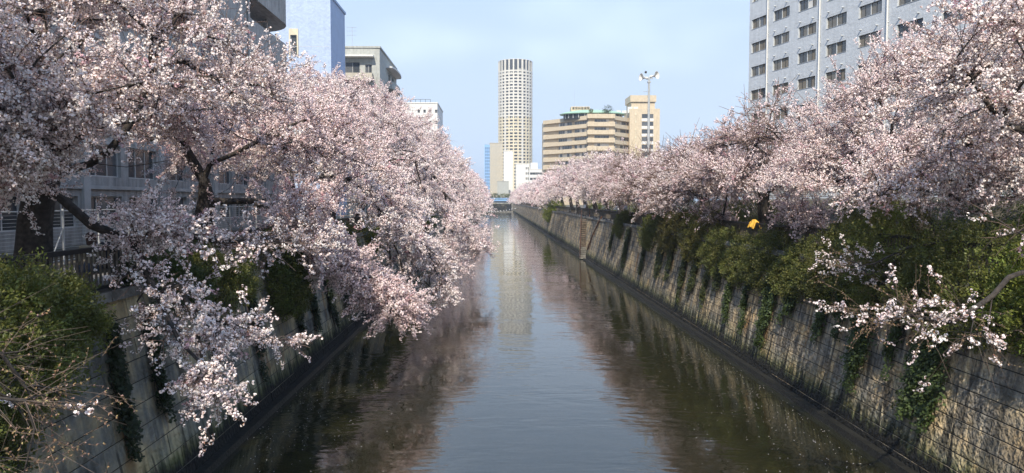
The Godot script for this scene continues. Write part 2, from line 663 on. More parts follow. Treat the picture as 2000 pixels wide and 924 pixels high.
func river_wall(side: float) -> void:
	var right := side > 0
	var cb := cos(BATTER)
	var sb := sin(BATTER)
	var up := Vector3(sb * side, cb, 0)
	var out := Vector3(-cb * side, sb, 0)
	var t := thing("river_wall", "tall stone block wall in full daylight along the right bank" if right else "shaded grey block wall along the left bank under the drooping cherries", "wall")
	t.transform = Transform3D(Basis(up.cross(out), up, out), Vector3(RIGHT if right else LEFT, 0, 0))
	var key := "stone_right_" if right else "stone_left_"
	var dir := -1.0 if right else 1.0      # local x of a point at depth d is dir * d
	var course := 0.335 if right else 0.44
	var rows := 13 if right else 10
	var len_ := 0.56 if right else 0.92
	var near := 11.6 if right else 10.5
	var single := near + 300.0 / rows * len_
	rng.seed = 5 if right else 6
	var back := g()
	back.span(Vector3(minf(dir * -30.0, dir * FAR_END), -1.2, -0.7), Vector3(maxf(dir * -30.0, dir * FAR_END), 4.3, 0.003))
	put("backing", back.mesh(), M["mortar"], t)
	var shapes := []
	for k in 5:
		var q := g()
		q.block(len_ - 0.011, course - 0.021, 0.075, 0.008)
		shapes.append(q.mesh())
	var rest := [g(), g(), g(), g()]
	var count := 0
	for j in rows:
		var h := -0.06 + course * (j + 0.5)
		var d := near + (0.5 if j % 2 else 0.0) * len_
		while d < FAR_END:
			var l := len_ if d < 190.0 else len_ * 4.0
			var v := rng.randi() % 4 if rng.randf() < 0.75 else 0
			var tf := Transform3D(Basis.from_euler(Vector3(rnd(-0.008, 0.008), rnd(-0.008, 0.008), rnd(-0.002, 0.002))), Vector3(dir * (d + l / 2), h, -0.062 + rnd(0, 0.012)))
			if d < single and count < 300:
				var bk := put("stone_block", shapes[count % 5], M[key + str(v)], t)
				bk.transform = tf
				count += 1
			else:
				rest[v].xf = tf
				rest[v].block(l - 0.011, course - 0.021, 0.075, 0.008)
			d += l
		# the stretch beside and behind the bridge
		var r2: G = rest[j % 4]
		r2.xf = Transform3D()
		var e0 := -10.0
		while e0 < near - 0.5:
			r2.xf = Transform3D(Basis(), Vector3(dir * (e0 + len_), h, -0.055))
			r2.block(len_ * 2 - 0.012, course - 0.024, 0.075, 0.014)
			e0 += len_ * 2
	for v in 4:
		put("far_stone_blocks", rest[v].mesh(), M[key + str(v)], t, Vector3.ZERO, "stuff")
	# coping slabs that overhang, and the wet ledge at the foot
	var slab := g()
	slab.box(Vector3.ZERO, Vector3(2.97, 0.2, 0.62))
	var sm := slab.mesh()
	var d2 := 8.0
	var far := g()
	while d2 < FAR_END:
		if d2 < 130.0:
			put("coping_slab", sm, M["coping_concrete"], t, Vector3(dir * (d2 + 1.5), 4.385, -0.2))
		else:
			far.box(Vector3(dir * (d2 + 1.5), 4.385, -0.2), Vector3(2.97, 0.2, 0.62))
		d2 += 3.0
	put("far_coping", far.mesh(), M["coping_concrete"], t, Vector3.ZERO, "stuff")
	var ledge := g()
	ledge.span(Vector3(minf(dir * -20.0, dir * FAR_END), -1.3, -0.06), Vector3(maxf(dir * -20.0, dir * FAR_END), 0.12 if right else 0.1, 0.30))
	put("ledge", ledge.mesh(), M["wet_ledge"], t)

# a brown slatted fence on top of the river wall
func slat_fence(side: float) -> void:
	var right := side > 0
	var x := 10.9 if right else -8.02
	var t := thing("slat_fence", "dark brown slatted fence on top of the right river wall" if right else "dark brown slatted fence on top of the left river wall", "fence", Vector3(x, GROUND, 0))
	var r := g()
	r.box(Vector3(0, 0.93, -205), Vector3(0.13, 0.09, 410))
	put("top_rail", r.mesh(), M["rail_dark"], t)
	var b := g()
	b.box(Vector3(0, 0.14, -205), Vector3(0.07, 0.06, 409))
	put("bottom_rail", b.mesh(), M["rail_dark"], t)
	var slat := boxm(Vector3(0.014, 0.76, 0.075))
	var rest := g()
	var d := 8.0
	var count := 0
	while d < 300.0:
		if count < 280:
			put("slat", slat, M["fence_wood"], t, Vector3(0, 0.52, -d))
			count += 1
			d += 0.16
		else:
			rest.box(Vector3(0, 0.52, -d), Vector3(0.014, 0.76, 0.075))
			d += 0.16 if d < 90.0 else 0.32
	put("far_slats", rest.mesh(), M["fence_wood"], t, Vector3.ZERO, "stuff")
	var post := boxm(Vector3(0.1, 0.96, 0.1))
	var d3 := 8.08
	while d3 < 140.0:
		put("post", post, M["rail_dark"], t, Vector3(-0.1 * side * -1.0, 0.46, -d3))
		d3 += 2.4

func river_stairs() -> void:
	# a flight let against the right wall, coming down towards the camera
	var t := thing("river_stairs", "narrow stone steps running down the right wall to the water", "stairs", Vector3(0, 0, 0))
	var n := 21
	for k in n:
		var top := 0.22 + k * 0.196
		var z := -74.6 - k * 0.262
		var inner := RIGHT + 0.187 * top
		var o := g()
		o.box(Vector3(inner - 0.16, top - 0.065, z - 0.16), Vector3(1.02, 0.12, 0.36))
		put("step", o.mesh(), M["stair_stone"] if k > 5 else M["coping_concrete"], t)
	var body := g()
	for k in n:
		var top := 0.22 + k * 0.196 - 0.2
		var inner := RIGHT + 0.187 * top
		body.span(Vector3(inner - 0.62, -0.4, -74.7 - k * 0.262 - 0.26), Vector3(inner + 0.06, top, -74.7 - k * 0.262))
	put("stair_body", body.mesh(), M["mortar"], t)
	for s in [0, 1]:
		var o := g()
		var off := -0.62 if s == 0 else 0.3
		o.bar(Vector3(RIGHT + off, 1.1, -74.5), Vector3(RIGHT + 0.8 + off, 5.15, -80.0), 0.035)
		for k in 6:
			var f := k / 5.0
			var p := Vector3(RIGHT + off, 1.1, -74.5).lerp(Vector3(RIGHT + 0.8 + off, 5.15, -80.0), f)
			o.bar(p, p + Vector3(0, -0.9, 0), 0.025)
		put("handrail", o.mesh(), M["rust"], t)
	var p := thing("drain_pipe", "rusty pipe slanting down the right wall beside the stone steps", "pipe")
	var o := g()
	o.tube([Vector3(10.35, 4.7, -69.2), Vector3(10.1, 4.25, -69.4), Vector3(9.78, 2.7, -71.9), Vector3(9.52, 1.15, -73.8)], [0.075, 0.075, 0.075, 0.075], 8)
	put("pipe_run", o.mesh(), M["rust"], p)
	for k in 3:
		var q := g()
		q.box(Vector3(0, 0, 0), Vector3(0.2, 0.06, 0.22))
		put("bracket", q.mesh(), M["rust"], p, Vector3(10.02, 4.0, -69.9).lerp(Vector3(9.62, 1.7, -73.1), k / 2.0))

# ---------------------------------------------------------------- blossom and leaf shapes
var sprays := []       # flowering twig ends
var puffs := []        # the same, coarser, for far trees
var leafy := []
var budding := []
var ivy_tuft := []

func flower(o: G, at: Vector3, n: Vector3, size: float, petal: Color, heart: Color) -> void:
	var x := n.cross(Vector3.UP if absf(n.y) < 0.9 else Vector3.RIGHT).normalized().rotated(n, rng.randf() * TAU)
	var z := n.cross(x)
	for k in 5:
		var a := TAU * k / 5.0
		var d := x * cos(a) + z * sin(a)
		var s := x * -sin(a) + z * cos(a)
		var tip := at + d * size + n * size * 0.30
		var l := at + d * size * 0.62 + s * size * 0.42 + n * size * 0.26
		var r := at + d * size * 0.62 - s * size * 0.42 + n * size * 0.26
		var nn := (n + d * -0.25).normalized()
		o.col = heart
		var i := o.vert(at, nn)
		o.col = petal
		o.vert(r, nn)
		o.vert(tip, nn)
		o.vert(l, nn)
		o.ix.append_array(PackedInt32Array([i, i + 2, i + 1, i, i + 3, i + 2]))

func blade(o: G, a: Vector3, d: Vector3, n: Vector3, l: float, w: float) -> void:
	var s := d.cross(n).normalized() * w
	var up := s.cross(d).normalized()
	var m := a + d * l * 0.45 + up * l * 0.08
	var i := o.vert(a, up)
	o.vert(m - s, up)
	o.vert(a + d * l, up)
	o.vert(m + s, up)
	o.ix.append_array(PackedInt32Array([i, i + 1, i + 2, i, i + 2, i + 3]))

func make_shapes() -> void:
	rng.seed = 404
	for k in 7:
		var o := gc()
		o.col = Color(0.13, 0.085, 0.075)
		o.tube([Vector3(0, -0.06, 0), Vector3(0.008, 0.1, 0.0), Vector3(0, 0.24, 0.006)], [0.004, 0.0035, 0.002], 3, false)
		for q in 7:
			var ce := Vector3(rnd(-0.05, 0.05), -0.03 + 0.043 * q + rnd(-0.01, 0.01), rnd(-0.05, 0.05))
			var nf := 4 + rng.randi() % 2
			for f in nf:
				var n := (rvec() + ce * Vector3(6, 0, 6) + Vector3(0, 0.25, 0)).normalized()
				var w := rnd(0.93, 1.05)
				flower(o, ce + n * 0.024, n, rnd(0.016, 0.0215), Color(0.94 * w, 0.885 * w, 0.86 * w), Color(0.80, 0.60, 0.58))
			# red-brown bud scales, stalks and first leaves
			for f in 1 + q % 2:
				o.col = [Color(0.36, 0.19, 0.12), Color(0.34, 0.15, 0.10), Color(0.40, 0.25, 0.13), Color(0.34, 0.13, 0.12)][f]
				var d := (rvec() + Vector3(0, 0.6, 0)).normalized()
				blade(o, ce, d, rvec(), rnd(0.03, 0.055), 0.008)
		sprays.append(o.mesh())
	for k in 6:
		var o := gc()
		o.col = Color(0.13, 0.085, 0.075)
		o.tube([Vector3(0, -0.1, 0), Vector3(0.0, 0.32, 0.0)], [0.006, 0.003], 3, false)
		for q in 20:
			var ce := Vector3(rnd(-0.10, 0.10), rnd(-0.08, 0.30), rnd(-0.10, 0.10))
			var n := (rvec() + Vector3(0, 0.25, 0)).normalized()
			var w := rnd(0.9, 1.05)
			flower(o, ce, n, rnd(0.028, 0.042), Color(0.94 * w, 0.875 * w, 0.855 * w), Color(0.80, 0.62, 0.60))
			if q % 3 == 0:
				o.col = Color(0.34, 0.17, 0.11)
				blade(o, ce, (rvec() + Vector3(0, 0.4, 0)).normalized(), rvec(), 0.07, 0.012)
		puffs.append(o.mesh())
	# twig ends still in bud: brown scales, a few yellowish young leaves
	for k in 5:
		var o := gc()
		o.col = Color(0.14, 0.10, 0.075)
		o.tube([Vector3(0, -0.08, 0), Vector3(0.008, 0.08, 0.0), Vector3(0, 0.2, 0.006)], [0.004, 0.0035, 0.002], 3, false)
		for q in 4:
			var ce := Vector3(0, -0.04 + 0.075 * q, 0)
			for f in 4:
				o.col = [Color(0.27, 0.17, 0.08), Color(0.22, 0.14, 0.08), Color(0.30, 0.24, 0.11), Color(0.42, 0.27, 0.22)][f]
				blade(o, ce, (rvec() + Vector3(0, 0.9, 0)).normalized(), rvec(), rnd(0.02, 0.042), 0.008)
		budding.append(o.mesh())
	for k in 5:
		var o := gc()
		for q in 19:
			var d := (rvec() + Vector3(0, 0.9, 0)).normalized()
			var w := rnd(0.65, 1.3)
			o.col = Color(w, w, w * rnd(0.8, 1.1))
			blade(o, rvec() * 0.075, d, (rvec() + Vector3(0, 1, 0)).normalized(), rnd(0.035, 0.07), rnd(0.010, 0.017))
		leafy.append(o.mesh())
	for k in 4:
		var o := gc()
		for q in 9:
			var d := Vector3(rnd(-1, 1), rnd(-1.0, 0.5), rnd(0.0, 0.5)).normalized()
			var w := rnd(0.6, 1.35)
			o.col = Color(w, w, w)
			blade(o, Vector3(rnd(-0.09, 0.09), rnd(-0.09, 0.09), rnd(0.0, 0.05)), d, Vector3(rnd(-0.5, 0.5), 0.5, 1).normalized(), rnd(0.05, 0.08), rnd(0.022, 0.034))
		ivy_tuft.append(o.mesh())

# ---------------------------------------------------------------- cherry trees
# spec: base (Vector3), side (+1 right bank, -1 left bank), top, reach, back, along, edge (height of the outer edge over the path), n, per, scale, trunk (radius), fork (height), lean,
# extra (list of [centre, radii, how many]), limbs (list of polylines of world points), bare (0..1), level (0 near, 1 middle, 2 far)
func cherry(label: String, group: String, s: Dictionary) -> void:
	var side: float = s.side
	rng.seed = s.seed
	var base: Vector3 = s.base
	var t := thing("cherry_tree", label, "tree", base, 0.0, group)
	var over := -side                       # the way to the water along x
	var level: int = s.get("level", 0)
	var fork: float = s.get("fork", 2.3)
	var lean: Vector3 = s.get("lean", Vector3(over * 0.35, 0, rnd(-0.2, 0.2)))
	var pos := PackedVector3Array()
	var par := PackedInt32Array()
	var plen := PackedFloat32Array()
	var steps := 5
	for k in steps + 1:
		var f := float(k) / steps
		pos.append(Vector3(lean.x * f * f, fork * f - (0.15 if k == 0 else 0.0), lean.z * f) + Vector3(0.04 * sin(f * 7.0), 0, 0.05 * cos(f * 6.0)))
		par.append(k - 1)
		plen.append(fork * f)
	var fk := steps
	var top := pos[fk]
	for line in s.get("limbs", []):
		var last := fk
		for p in line:
			var q: Vector3 = p - base
			var from := pos[last]
			var m := maxi(1, int(from.distance_to(q) / 0.7))
			for k in m:
				pos.append(from.lerp(q, float(k + 1) / m) + rvec() * 0.05)
				par.append(last)
				plen.append(plen[last] + from.distance_to(q) / m)
				last = pos.size() - 1
	# points that the crown has to reach, in clumps with gaps between them
	var nz := FastNoiseLite.new()
	nz.seed = s.seed
	nz.frequency = 0.24
	var want := []
	var n: int = s.n
	var tries := 0
	while want.size() < n and tries < n * 12:
		tries += 1
		var a := rng.randf() * TAU
		var u := pow(rng.randf(), 0.55)
		var cx := cos(a) * over
		var rx: float = s.reach if cx * over > 0 else s.back
		var rr := 1.0 / sqrt(pow(cos(a) / rx, 2) + pow(sin(a) / s.along, 2))
		var to_water := maxf(0.0, cos(a))
		var he := lerpf(s.get("side_edge", 3.6), s.edge, to_water * to_water)
		var hi := lerpf(s.top, he, pow(u, s.get("fall", 1.7))) + rnd(-0.3, 0.3)
		var lo := hi - lerpf(s.get("thick", 4.2), s.get("thin", 1.3), u)
		var h := lerpf(lo, hi, pow(rng.randf(), 0.6))
		var p := Vector3(cx * rr * u + lean.x, h, sin(a) * rr * u + lean.z)
		if p.y < s.get("floor", 1.9) and (absf(p.x) < 3.0 or s.has("floor")):
			continue
		if nz.get_noise_3dv((p + base) * Vector3(0.8, 3.8, 0.8)) < s.get("gaps", 0.05):
			continue
		want.append([p, 1.0])
	for e in s.get("extra", []):
		var ce: Vector3 = e[0] - base
		for k in e[2]:
			var q := rvec()
			while q.length_squared() > 1.0:
				q = rvec()
			want.append([ce + q * e[1], e[3] if e.size() > 3 else 1.0])
	want.sort_custom(func(a, b): return a[0].distance_squared_to(top) < b[0].distance_squared_to(top))
	var ends := PackedInt32Array()
	var full := PackedFloat32Array()
	for one in want:
		var a: Vector3 = one[0]
		full.append(one[1])
		var best := -1
		var cost := 1e9
		for k in range(fk, pos.size()):
			var d: float = pos[k].distance_to(a)
			var c := d + 0.32 * plen[k]
			if c < cost:
				# turning back on itself costs
				var along_ := (pos[k] - pos[par[k]]).normalized().dot((a - pos[k]).normalized()) if d > 0.001 else 1.0
				c += d * 0.35 * (1.0 - along_)
				if c < cost:
					cost = c
					best = k
		var from := pos[best]
		var dist: float = from.distance_to(a)
		var dir := (from - pos[par[best]]).normalized()
		var m := maxi(1, int(dist / (0.55 if level == 0 else 0.9)))
		var ctrl := from + (dir + Vector3(0, 0.12, 0)) * dist * 0.42
		var last := best
		for k in m:
			var f := float(k + 1) / m
			var q := from.lerp(ctrl, f).lerp(ctrl.lerp(a, f), f)
			if k < m - 1:
				q += rvec() * 0.05
			pos.append(q)
			par.append(last)
			plen.append(plen[last] + dist / m)
			last = pos.size() - 1
		ends.append(last)
	# how much each point carries, and so how thick it is
	var load_ := PackedFloat32Array()
	load_.resize(pos.size())
	for k in ends:
		load_[k] += 1.0
	var heavy := PackedInt32Array()
	heavy.resize(pos.size())
	heavy.fill(-1)
	for k in range(pos.size() - 1, 0, -1):
		load_[k] = maxf(load_[k], 0.5)
		load_[par[k]] += load_[k]
		if heavy[par[k]] < 0 or load_[k] > load_[heavy[par[k]]]:
			heavy[par[k]] = k
	var tip: float = s.get("tip", 0.0105 if level == 0 else 0.012)
	var trunk_r: float = s.get("trunk", 0.27)
	var ex := log(trunk_r / tip) / log(maxf(load_[fk], 2.0))
	var rad := PackedFloat32Array()
	rad.resize(pos.size())
	for k in pos.size():
		rad[k] = tip * pow(load_[k], ex) * lerpf(1.0, 0.72, smoothstep(3.0, 60.0, load_[k]))
		rad[k] = minf(rad[k], s.get("limb_max", 1.0))
	for k in fk + 1:
		rad[k] = trunk_r * lerpf(1.28, 0.95, float(k) / fk)
	rad[0] = trunk_r * 1.7
	# chains from a fork to a tip
	var done := PackedByteArray()
	done.resize(pos.size())
	var wood := g()
	for k in pos.size():
		if done[k] or (k > 0 and par[k] < 0):
			continue
		if k > 0 and heavy[par[k]] == k:
			continue
		var line := []
		var rr := []
		if k > 0:
			line.append(pos[par[k]])
			rr.append(minf(rad[par[k]] * 0.8, rad[k] * 1.25))
		var c := k
		while c >= 0:
			line.append(pos[c])
			rr.append(rad[c])
			done[c] = 1
			c = heavy[c]
		var thick: float = rr[0]
		var sides := 10 if thick > 0.16 else (7 if thick > 0.05 else (5 if thick > 0.02 else 4))
		if level == 2:
			sides = mini(sides, 4)
		if k == 0:
			var o := g()
			o.tube(line, rr, sides)
			put("trunk", o.mesh(), M["bark"], t)
		elif thick > 0.055 and level < 2:
			var o := g()
			o.tube(line, rr, sides)
			put("limb", o.mesh(), M["bark"], t)
		else:
			wood.tube(line, rr, sides, false)
	put("branches", wood.mesh(), M["bark"], t, Vector3.ZERO, "stuff")
	# twigs and their flowers
	var tw := g()
	var kinds: Array = puffs if level > 0 else sprays
	var mix: float = s.get("mix", 1.0)
	if s.get("buds", false):
		kinds = budding + sprays
	var tt: float = s.get("twig", 1.0)
	var many := []
	for k in kinds.size():
		many.append(Many.new())
	var tree_w := rnd(0.93, 1.04)
	var tree_p := rnd(-0.015, 0.035)
	var per: int = s.get("per", 5)
	var step: float = s.get("step", 0.15)
	var scale: float = s.get("scale", 1.0)
	var bare: float = s.get("bare", 0.0)
	var nb := FastNoiseLite.new()
	nb.seed = s.seed + 5
	nb.frequency = 0.3
	for en in ends.size():
		var k := ends[en]
		var p := pos[k]
		var d0 := (p - pos[par[k]]).normalized()
		var local := clampf(nb.get_noise_3dv(p + base) * 1.6 + 0.62, 0.12, 1.0)
		# the very tops are still in bud
		var high := smoothstep(s.top - (4.2 if side > 0 else 3.2), s.top + 0.1, p.y)
		local *= (1.0 - bare * high) * s.get("density", 1.0) * full[en]
		for j in maxi(2, int(per * lerpf(0.45, 1.0, full[en]))):
			var st := p
			var up_from := k
			if j > 1:
				for b in rng.randi() % 3:
					if par[up_from] > fk:
						up_from = par[up_from]
				st = pos[up_from]
			var d := (d0 * 0.8 + rvec() * Vector3(0.85, 0.5, 0.85) + Vector3(0, s.get("lift", 0.12), 0)).normalized()
			var l := rnd(0.35, 1.0) * (1.0 if level == 0 else 1.35) * (1.0 + bare * high) * lerpf(0.45, 1.0, full[en])
			var e := st + d * l + Vector3(0, -0.1 * l * l, 0)
			var mid := (st + e) / 2.0 + rvec() * 0.04 + Vector3(0, 0.03, 0)
			if level < 2 or j < 3:
				tw.tube([st, mid, e], [tip * 0.8 * tt, tip * 0.6 * tt, tip * 0.35 * tt], 3, false)
			var q := 0.06
			while q < l + 0.03:
				if rng.randf() < local:
					var f := q / l
					var at := st.lerp(mid, f).lerp(mid.lerp(e, f), f)
					var sd := (d + rvec() * 0.75 + Vector3(0, 0.1, 0)).normalized()
					var w := rnd(0.90, 1.05) * tree_w
					var pinkish := rnd(-0.03, 0.05) + tree_p
					if rng.randf() < 0.03:
						w *= 0.72
						pinkish += 0.12
					many[kind_of(kinds, mix)].add(along(sd, rng.randf() * TAU, scale * rnd(0.8, 1.2)), at, Color(w + pinkish * 0.4, w - pinkish, w - pinkish * 0.5))
				q += step * rnd(0.7, 1.3)
	put("twigs", tw.mesh(), M["bare_twig"] if s.get("buds", false) else M["twig"], t, Vector3.ZERO, "stuff")
	for k in kinds.size():
		if many[k].count:
			put_many("crown", kinds[k], M["blossom"], many[k], t)

func kind_of(kinds: Array, mix: float) -> int:
	if mix >= 1.0:
		return rng.randi() % kinds.size()
	return budding.size() + rng.randi() % sprays.size() if rng.randf() < mix else rng.randi() % budding.size()

# ---------------------------------------------------------------- bushes and ivy
# lobes: [centre, radii] in the bush's own space; leaves lie in the outer part of each lobe
func bush(called: String, label: String, category: String, at: Vector3, lobes: Array, count: int, size: float, tint: Color, group := "") -> void:
	var t := thing(called, label, category, at, 0.0, group)
	var o := g()
	var many := []
	for k in leafy.size():
		many.append(Many.new())
	var total := 0.0
	for l in lobes:
		total += l[1].x * l[1].y + l[1].y * l[1].z + l[1].x * l[1].z
	var nb := FastNoiseLite.new()
	nb.seed = int(absf(at.z) * 13.0)
	nb.frequency = 0.9
	for l in lobes:
		var r: Vector3 = l[1]
		var share := int(count * (r.x * r.y + r.y * r.z + r.x * r.z) / total)
		for k in share:
			var q := rvec()
			while q.length_squared() > 1.0 or q.length_squared() < 0.05:
				q = rvec()
			var ql := q.length()
			q = q / ql * lerpf(0.55, 1.08, pow(rng.randf(), 0.6))
			var p: Vector3 = l[0] + q * r * (1.0 + 0.45 * nb.get_noise_3dv(l[0] + q * 2.4))
			if nb.get_noise_3dv(p * 1.9) < -0.12:
				continue
			var w := rnd(0.7, 1.25) * (1.0 + 0.5 * nb.get_noise_3dv(p * 0.8 + Vector3(40, 0, 0)))
			var yel := rnd(0.9, 1.15)
			many[rng.randi() % leafy.size()].add(along((q + rvec() * 0.6 + Vector3(0, 0.35, 0)).normalized(), rng.randf() * TAU, size * rnd(0.55, 1.5)), p, Color(tint.r * w * yel, tint.g * w, tint.b * w))
		for k in 5:
			var e: Vector3 = l[0] + rvec() * r * 0.75
			var b := Vector3(l[0].x * 0.5, l[0].y - r.y * 0.9, l[0].z)
			o.tube([b, b.lerp(e, 0.5) + rvec() * 0.1, e], [0.025, 0.016, 0.007], 4, false)
	put("stems", o.mesh(), M["bark"], t, Vector3.ZERO, "stuff")
	for k in leafy.size():
		put_many("foliage", leafy[k], M["leaf"], many[k], t)

# a curtain of ivy down the face of a river wall: d = distance along the river, from height top to bottom
func ivy(label: String, side: float, d: float, width: float, top: float, bottom: float, count: int, tint: Color, group: String) -> void:
	var cb := cos(BATTER)
	var sb := sin(BATTER)
	var up := Vector3(sb * side, cb, 0)
	var out := Vector3(-cb * side, sb, 0)
	var t := thing("ivy", label, "ivy", Vector3.ZERO, 0.0, group)
	t.transform = Transform3D(Basis(up.cross(out), up, out), Vector3(RIGHT if side > 0 else LEFT, 0, 0) + Vector3(0, 0, -d))
	var many := []
	for k in ivy_tuft.size():
		many.append(Many.new())
	var o := g()
	var nstems := 3 + int(width * 3.0)
	var lines := []
	for k in nstems:
		var x := rnd(-width, width) * 0.4
		var end := lerpf(top, bottom, rnd(0.55, 1.0))
		var line := []
		var rr := []
		var m := 7
		for j in m:
			var f := float(j) / (m - 1)
			line.append(Vector3(x + 0.12 * sin(f * 5.0 + k) + rnd(-0.04, 0.04), lerpf(top, end, f), 0.03 + rnd(0, 0.03)))
			rr.append(lerpf(0.014, 0.006, f))
		o.tube(line, rr, 4, false)
		lines.append(line)
	put("stems", o.mesh(), M["bark"], t, Vector3.ZERO, "stuff")
	for k in count:
		var line: Array = lines[rng.randi() % lines.size()]
		var f := pow(rng.randf(), 0.8) * 5.99
		var i := int(f)
		var p: Vector3 = line[i].lerp(line[i + 1], f - i)
		p += Vector3(rng.randfn(0, width * 0.16), rnd(-0.1, 0.1), rnd(0, 0.16))
		var w := rnd(0.65, 1.35)
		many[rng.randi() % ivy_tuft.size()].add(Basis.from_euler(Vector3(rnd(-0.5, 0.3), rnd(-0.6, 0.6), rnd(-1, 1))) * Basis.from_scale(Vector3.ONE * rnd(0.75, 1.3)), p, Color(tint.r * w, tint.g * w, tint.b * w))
	for k in ivy_tuft.size():
		put_many("leaves", ivy_tuft[k], M["leaf"], many[k], t)

# ---------------------------------------------------------------- buildings
# a wall face with openings cut out of it: x to the right, y up, z outwards
func face_with_holes(o: G, w: float, h: float, holes: Array, depth: float) -> void:
	var xs := [0.0, w]
	var ys := [0.0, h]
	for r in holes:
		xs.append_array([r.position.x, r.end.x])
		ys.append_array([r.position.y, r.end.y])
	xs.sort()
	ys.sort()
	for j in ys.size() - 1:
		if ys[j + 1] - ys[j] < 0.001:
			continue
		var run := -1.0
		for i in xs.size() - 1:
			if xs[i + 1] - xs[i] < 0.001:
				continue
			var c := Vector2((xs[i] + xs[i + 1]) / 2, (ys[j] + ys[j + 1]) / 2)
			var open := false
			for r in holes:
				if r.has_point(c):
					open = true
					break
			if not open and run < 0.0:
				run = xs[i]
			if run >= 0.0 and (open or i == xs.size() - 2 or xs[i + 1] >= w - 0.001):
				var e: float = xs[i] if open else xs[i + 1]
				o.quad(Vector3(run, ys[j], 0), Vector3(e, ys[j], 0), Vector3(e, ys[j + 1], 0), Vector3(run, ys[j + 1], 0))
				run = -1.0
	for r in holes:
		var a: Vector2 = r.position
		var b: Vector2 = r.end
		o.quad(Vector3(a.x, a.y, -depth), Vector3(b.x, a.y, -depth), Vector3(b.x, a.y, 0), Vector3(a.x, a.y, 0))
		o.quad(Vector3(a.x, b.y, 0), Vector3(b.x, b.y, 0), Vector3(b.x, b.y, -depth), Vector3(a.x, b.y, -depth))
		o.quad(Vector3(a.x, a.y, -depth), Vector3(a.x, a.y, 0), Vector3(a.x, b.y, 0), Vector3(a.x, b.y, -depth))
		o.quad(Vector3(b.x, a.y, 0), Vector3(b.x, a.y, -depth), Vector3(b.x, b.y, -depth), Vector3(b.x, b.y, 0))

# a window in an opening: frame with mullions, each pane a sub-part
func window(parent: Node3D, at: Transform3D, r: Rect2, panes: int, frame: Material, glassy: Array, depth := 0.16, mid_white := false) -> void:
	var f := g()
	var w := r.size.x
	var h := r.size.y
	var b := 0.05
	f.box(Vector3(w / 2, b / 2, 0), Vector3(w, b, 0.07))
	f.box(Vector3(w / 2, h - b / 2, 0), Vector3(w, b, 0.07))
	for k in panes + 1:
		var x := w * k / panes
		var bw := 0.05
		f.box(Vector3(clampf(x, bw / 2, w - bw / 2), h / 2, 0), Vector3(bw, h - 2 * b - 0.004, 0.066))
	var o := put("window", f.mesh(), frame, parent)
	o.transform = at * Transform3D(Basis(), Vector3(r.position.x, r.position.y, -depth + 0.04))
	var q := g()
	q.quad(Vector3(0, 0, 0), Vector3(w / panes - 0.04, 0, 0), Vector3(w / panes - 0.04, h - 2 * b, 0), Vector3(0, h - 2 * b, 0))
	var qm := q.mesh()
	for k in panes:
		put("pane", qm, M[glassy[rng.randi() % glassy.size()]], o, Vector3(w * k / panes + 0.02, b, 0.008 if k % 2 else -0.012))
	if mid_white:
		var m := g()
		m.box(Vector3(w * 0.5, h / 2, 0.03), Vector3(0.09, h - 0.01, 0.05))
		m.box(Vector3(0.03, h / 2, 0.05), Vector3(0.06, h - 0.01, 0.12))
		m.box(Vector3(w / 2, 0.012, 0.10), Vector3(w + 0.04, 0.024, 0.2))
		put("mullion", m.mesh(), M["white_steel"], o)

# the other sides and the roof behind a face
func box_behind(o: G, w: float, h: float, d: float, gap := 0.0) -> void:
	var z := -gap
	o.quad(Vector3(w, 0, z), Vector3(w, 0, -d), Vector3(w, h, -d), Vector3(w, h, z))
	o.quad(Vector3(0, 0, -d), Vector3(0, 0, z), Vector3(0, h, z), Vector3(0, h, -d))
	o.quad(Vector3(w, 0, -d), Vector3(0, 0, -d), Vector3(0, h, -d), Vector3(w, h, -d))
	o.quad(Vector3(0, h, z), Vector3(w, h, z), Vector3(w, h, -d), Vector3(0, h, -d))

func frame_at(origin: Vector3, right: Vector3) -> Transform3D:
	return Transform3D(Basis(right.normalized(), Vector3.UP, right.normalized().cross(Vector3.UP)), origin)

# a plain block with rows of windows on its front (and side), for the far buildings
func block_building(label: String, origin: Vector3, right: Vector3, w: float, h: float, d: float, wall: Material, fronts: Array, sides: Array, glassy: Array, panes := 1, side_mat: Material = null) -> Node3D:
	var t := thing("building", label, "building", Vector3.ZERO)
	t.transform = frame_at(origin, right)
	var o := g()
	face_with_holes(o, w, h, fronts, 0.25)
	put("front_wall", o.mesh(), wall, t)
	var b := g()
	b.quad(Vector3(0, 0, -d), Vector3(0, 0, 0), Vector3(0, h, 0), Vector3(0, h, -d))
	b.quad(Vector3(w, 0, -d), Vector3(0, 0, -d), Vector3(0, h, -d), Vector3(w, h, -d))
	put("back_wall", b.mesh(), wall, t)
	var s := g()
	s.xf = Transform3D(Basis(Vector3(0, 0, -1), Vector3.UP, Vector3(1, 0, 0)), Vector3(w, 0, 0))
	face_with_holes(s, d, h, sides, 0.25)
	put("side_wall", s.mesh(), side_mat if side_mat else wall, t)
	var r := g()
	r.box(Vector3(w / 2, h + 0.15, -d / 2), Vector3(w + 0.3, 0.3, d + 0.3))
	put("roof", r.mesh(), wall, t)
	for q in fronts:
		window(t, Transform3D(), q, panes, M["frame_pale"], glassy, 0.25)
	for q in sides:
		window(t, s.xf, q, panes, M["frame_pale"], glassy, 0.25)
	return t

func grid(x0: float, dx: float, nx: int, y0: float, dy: float, ny: int, w: float, h: float) -> Array:
	var out := []
	for j in ny:
		for i in nx:
			out.append(Rect2(x0 + dx * i, y0 + dy * j, w, h))
	return out

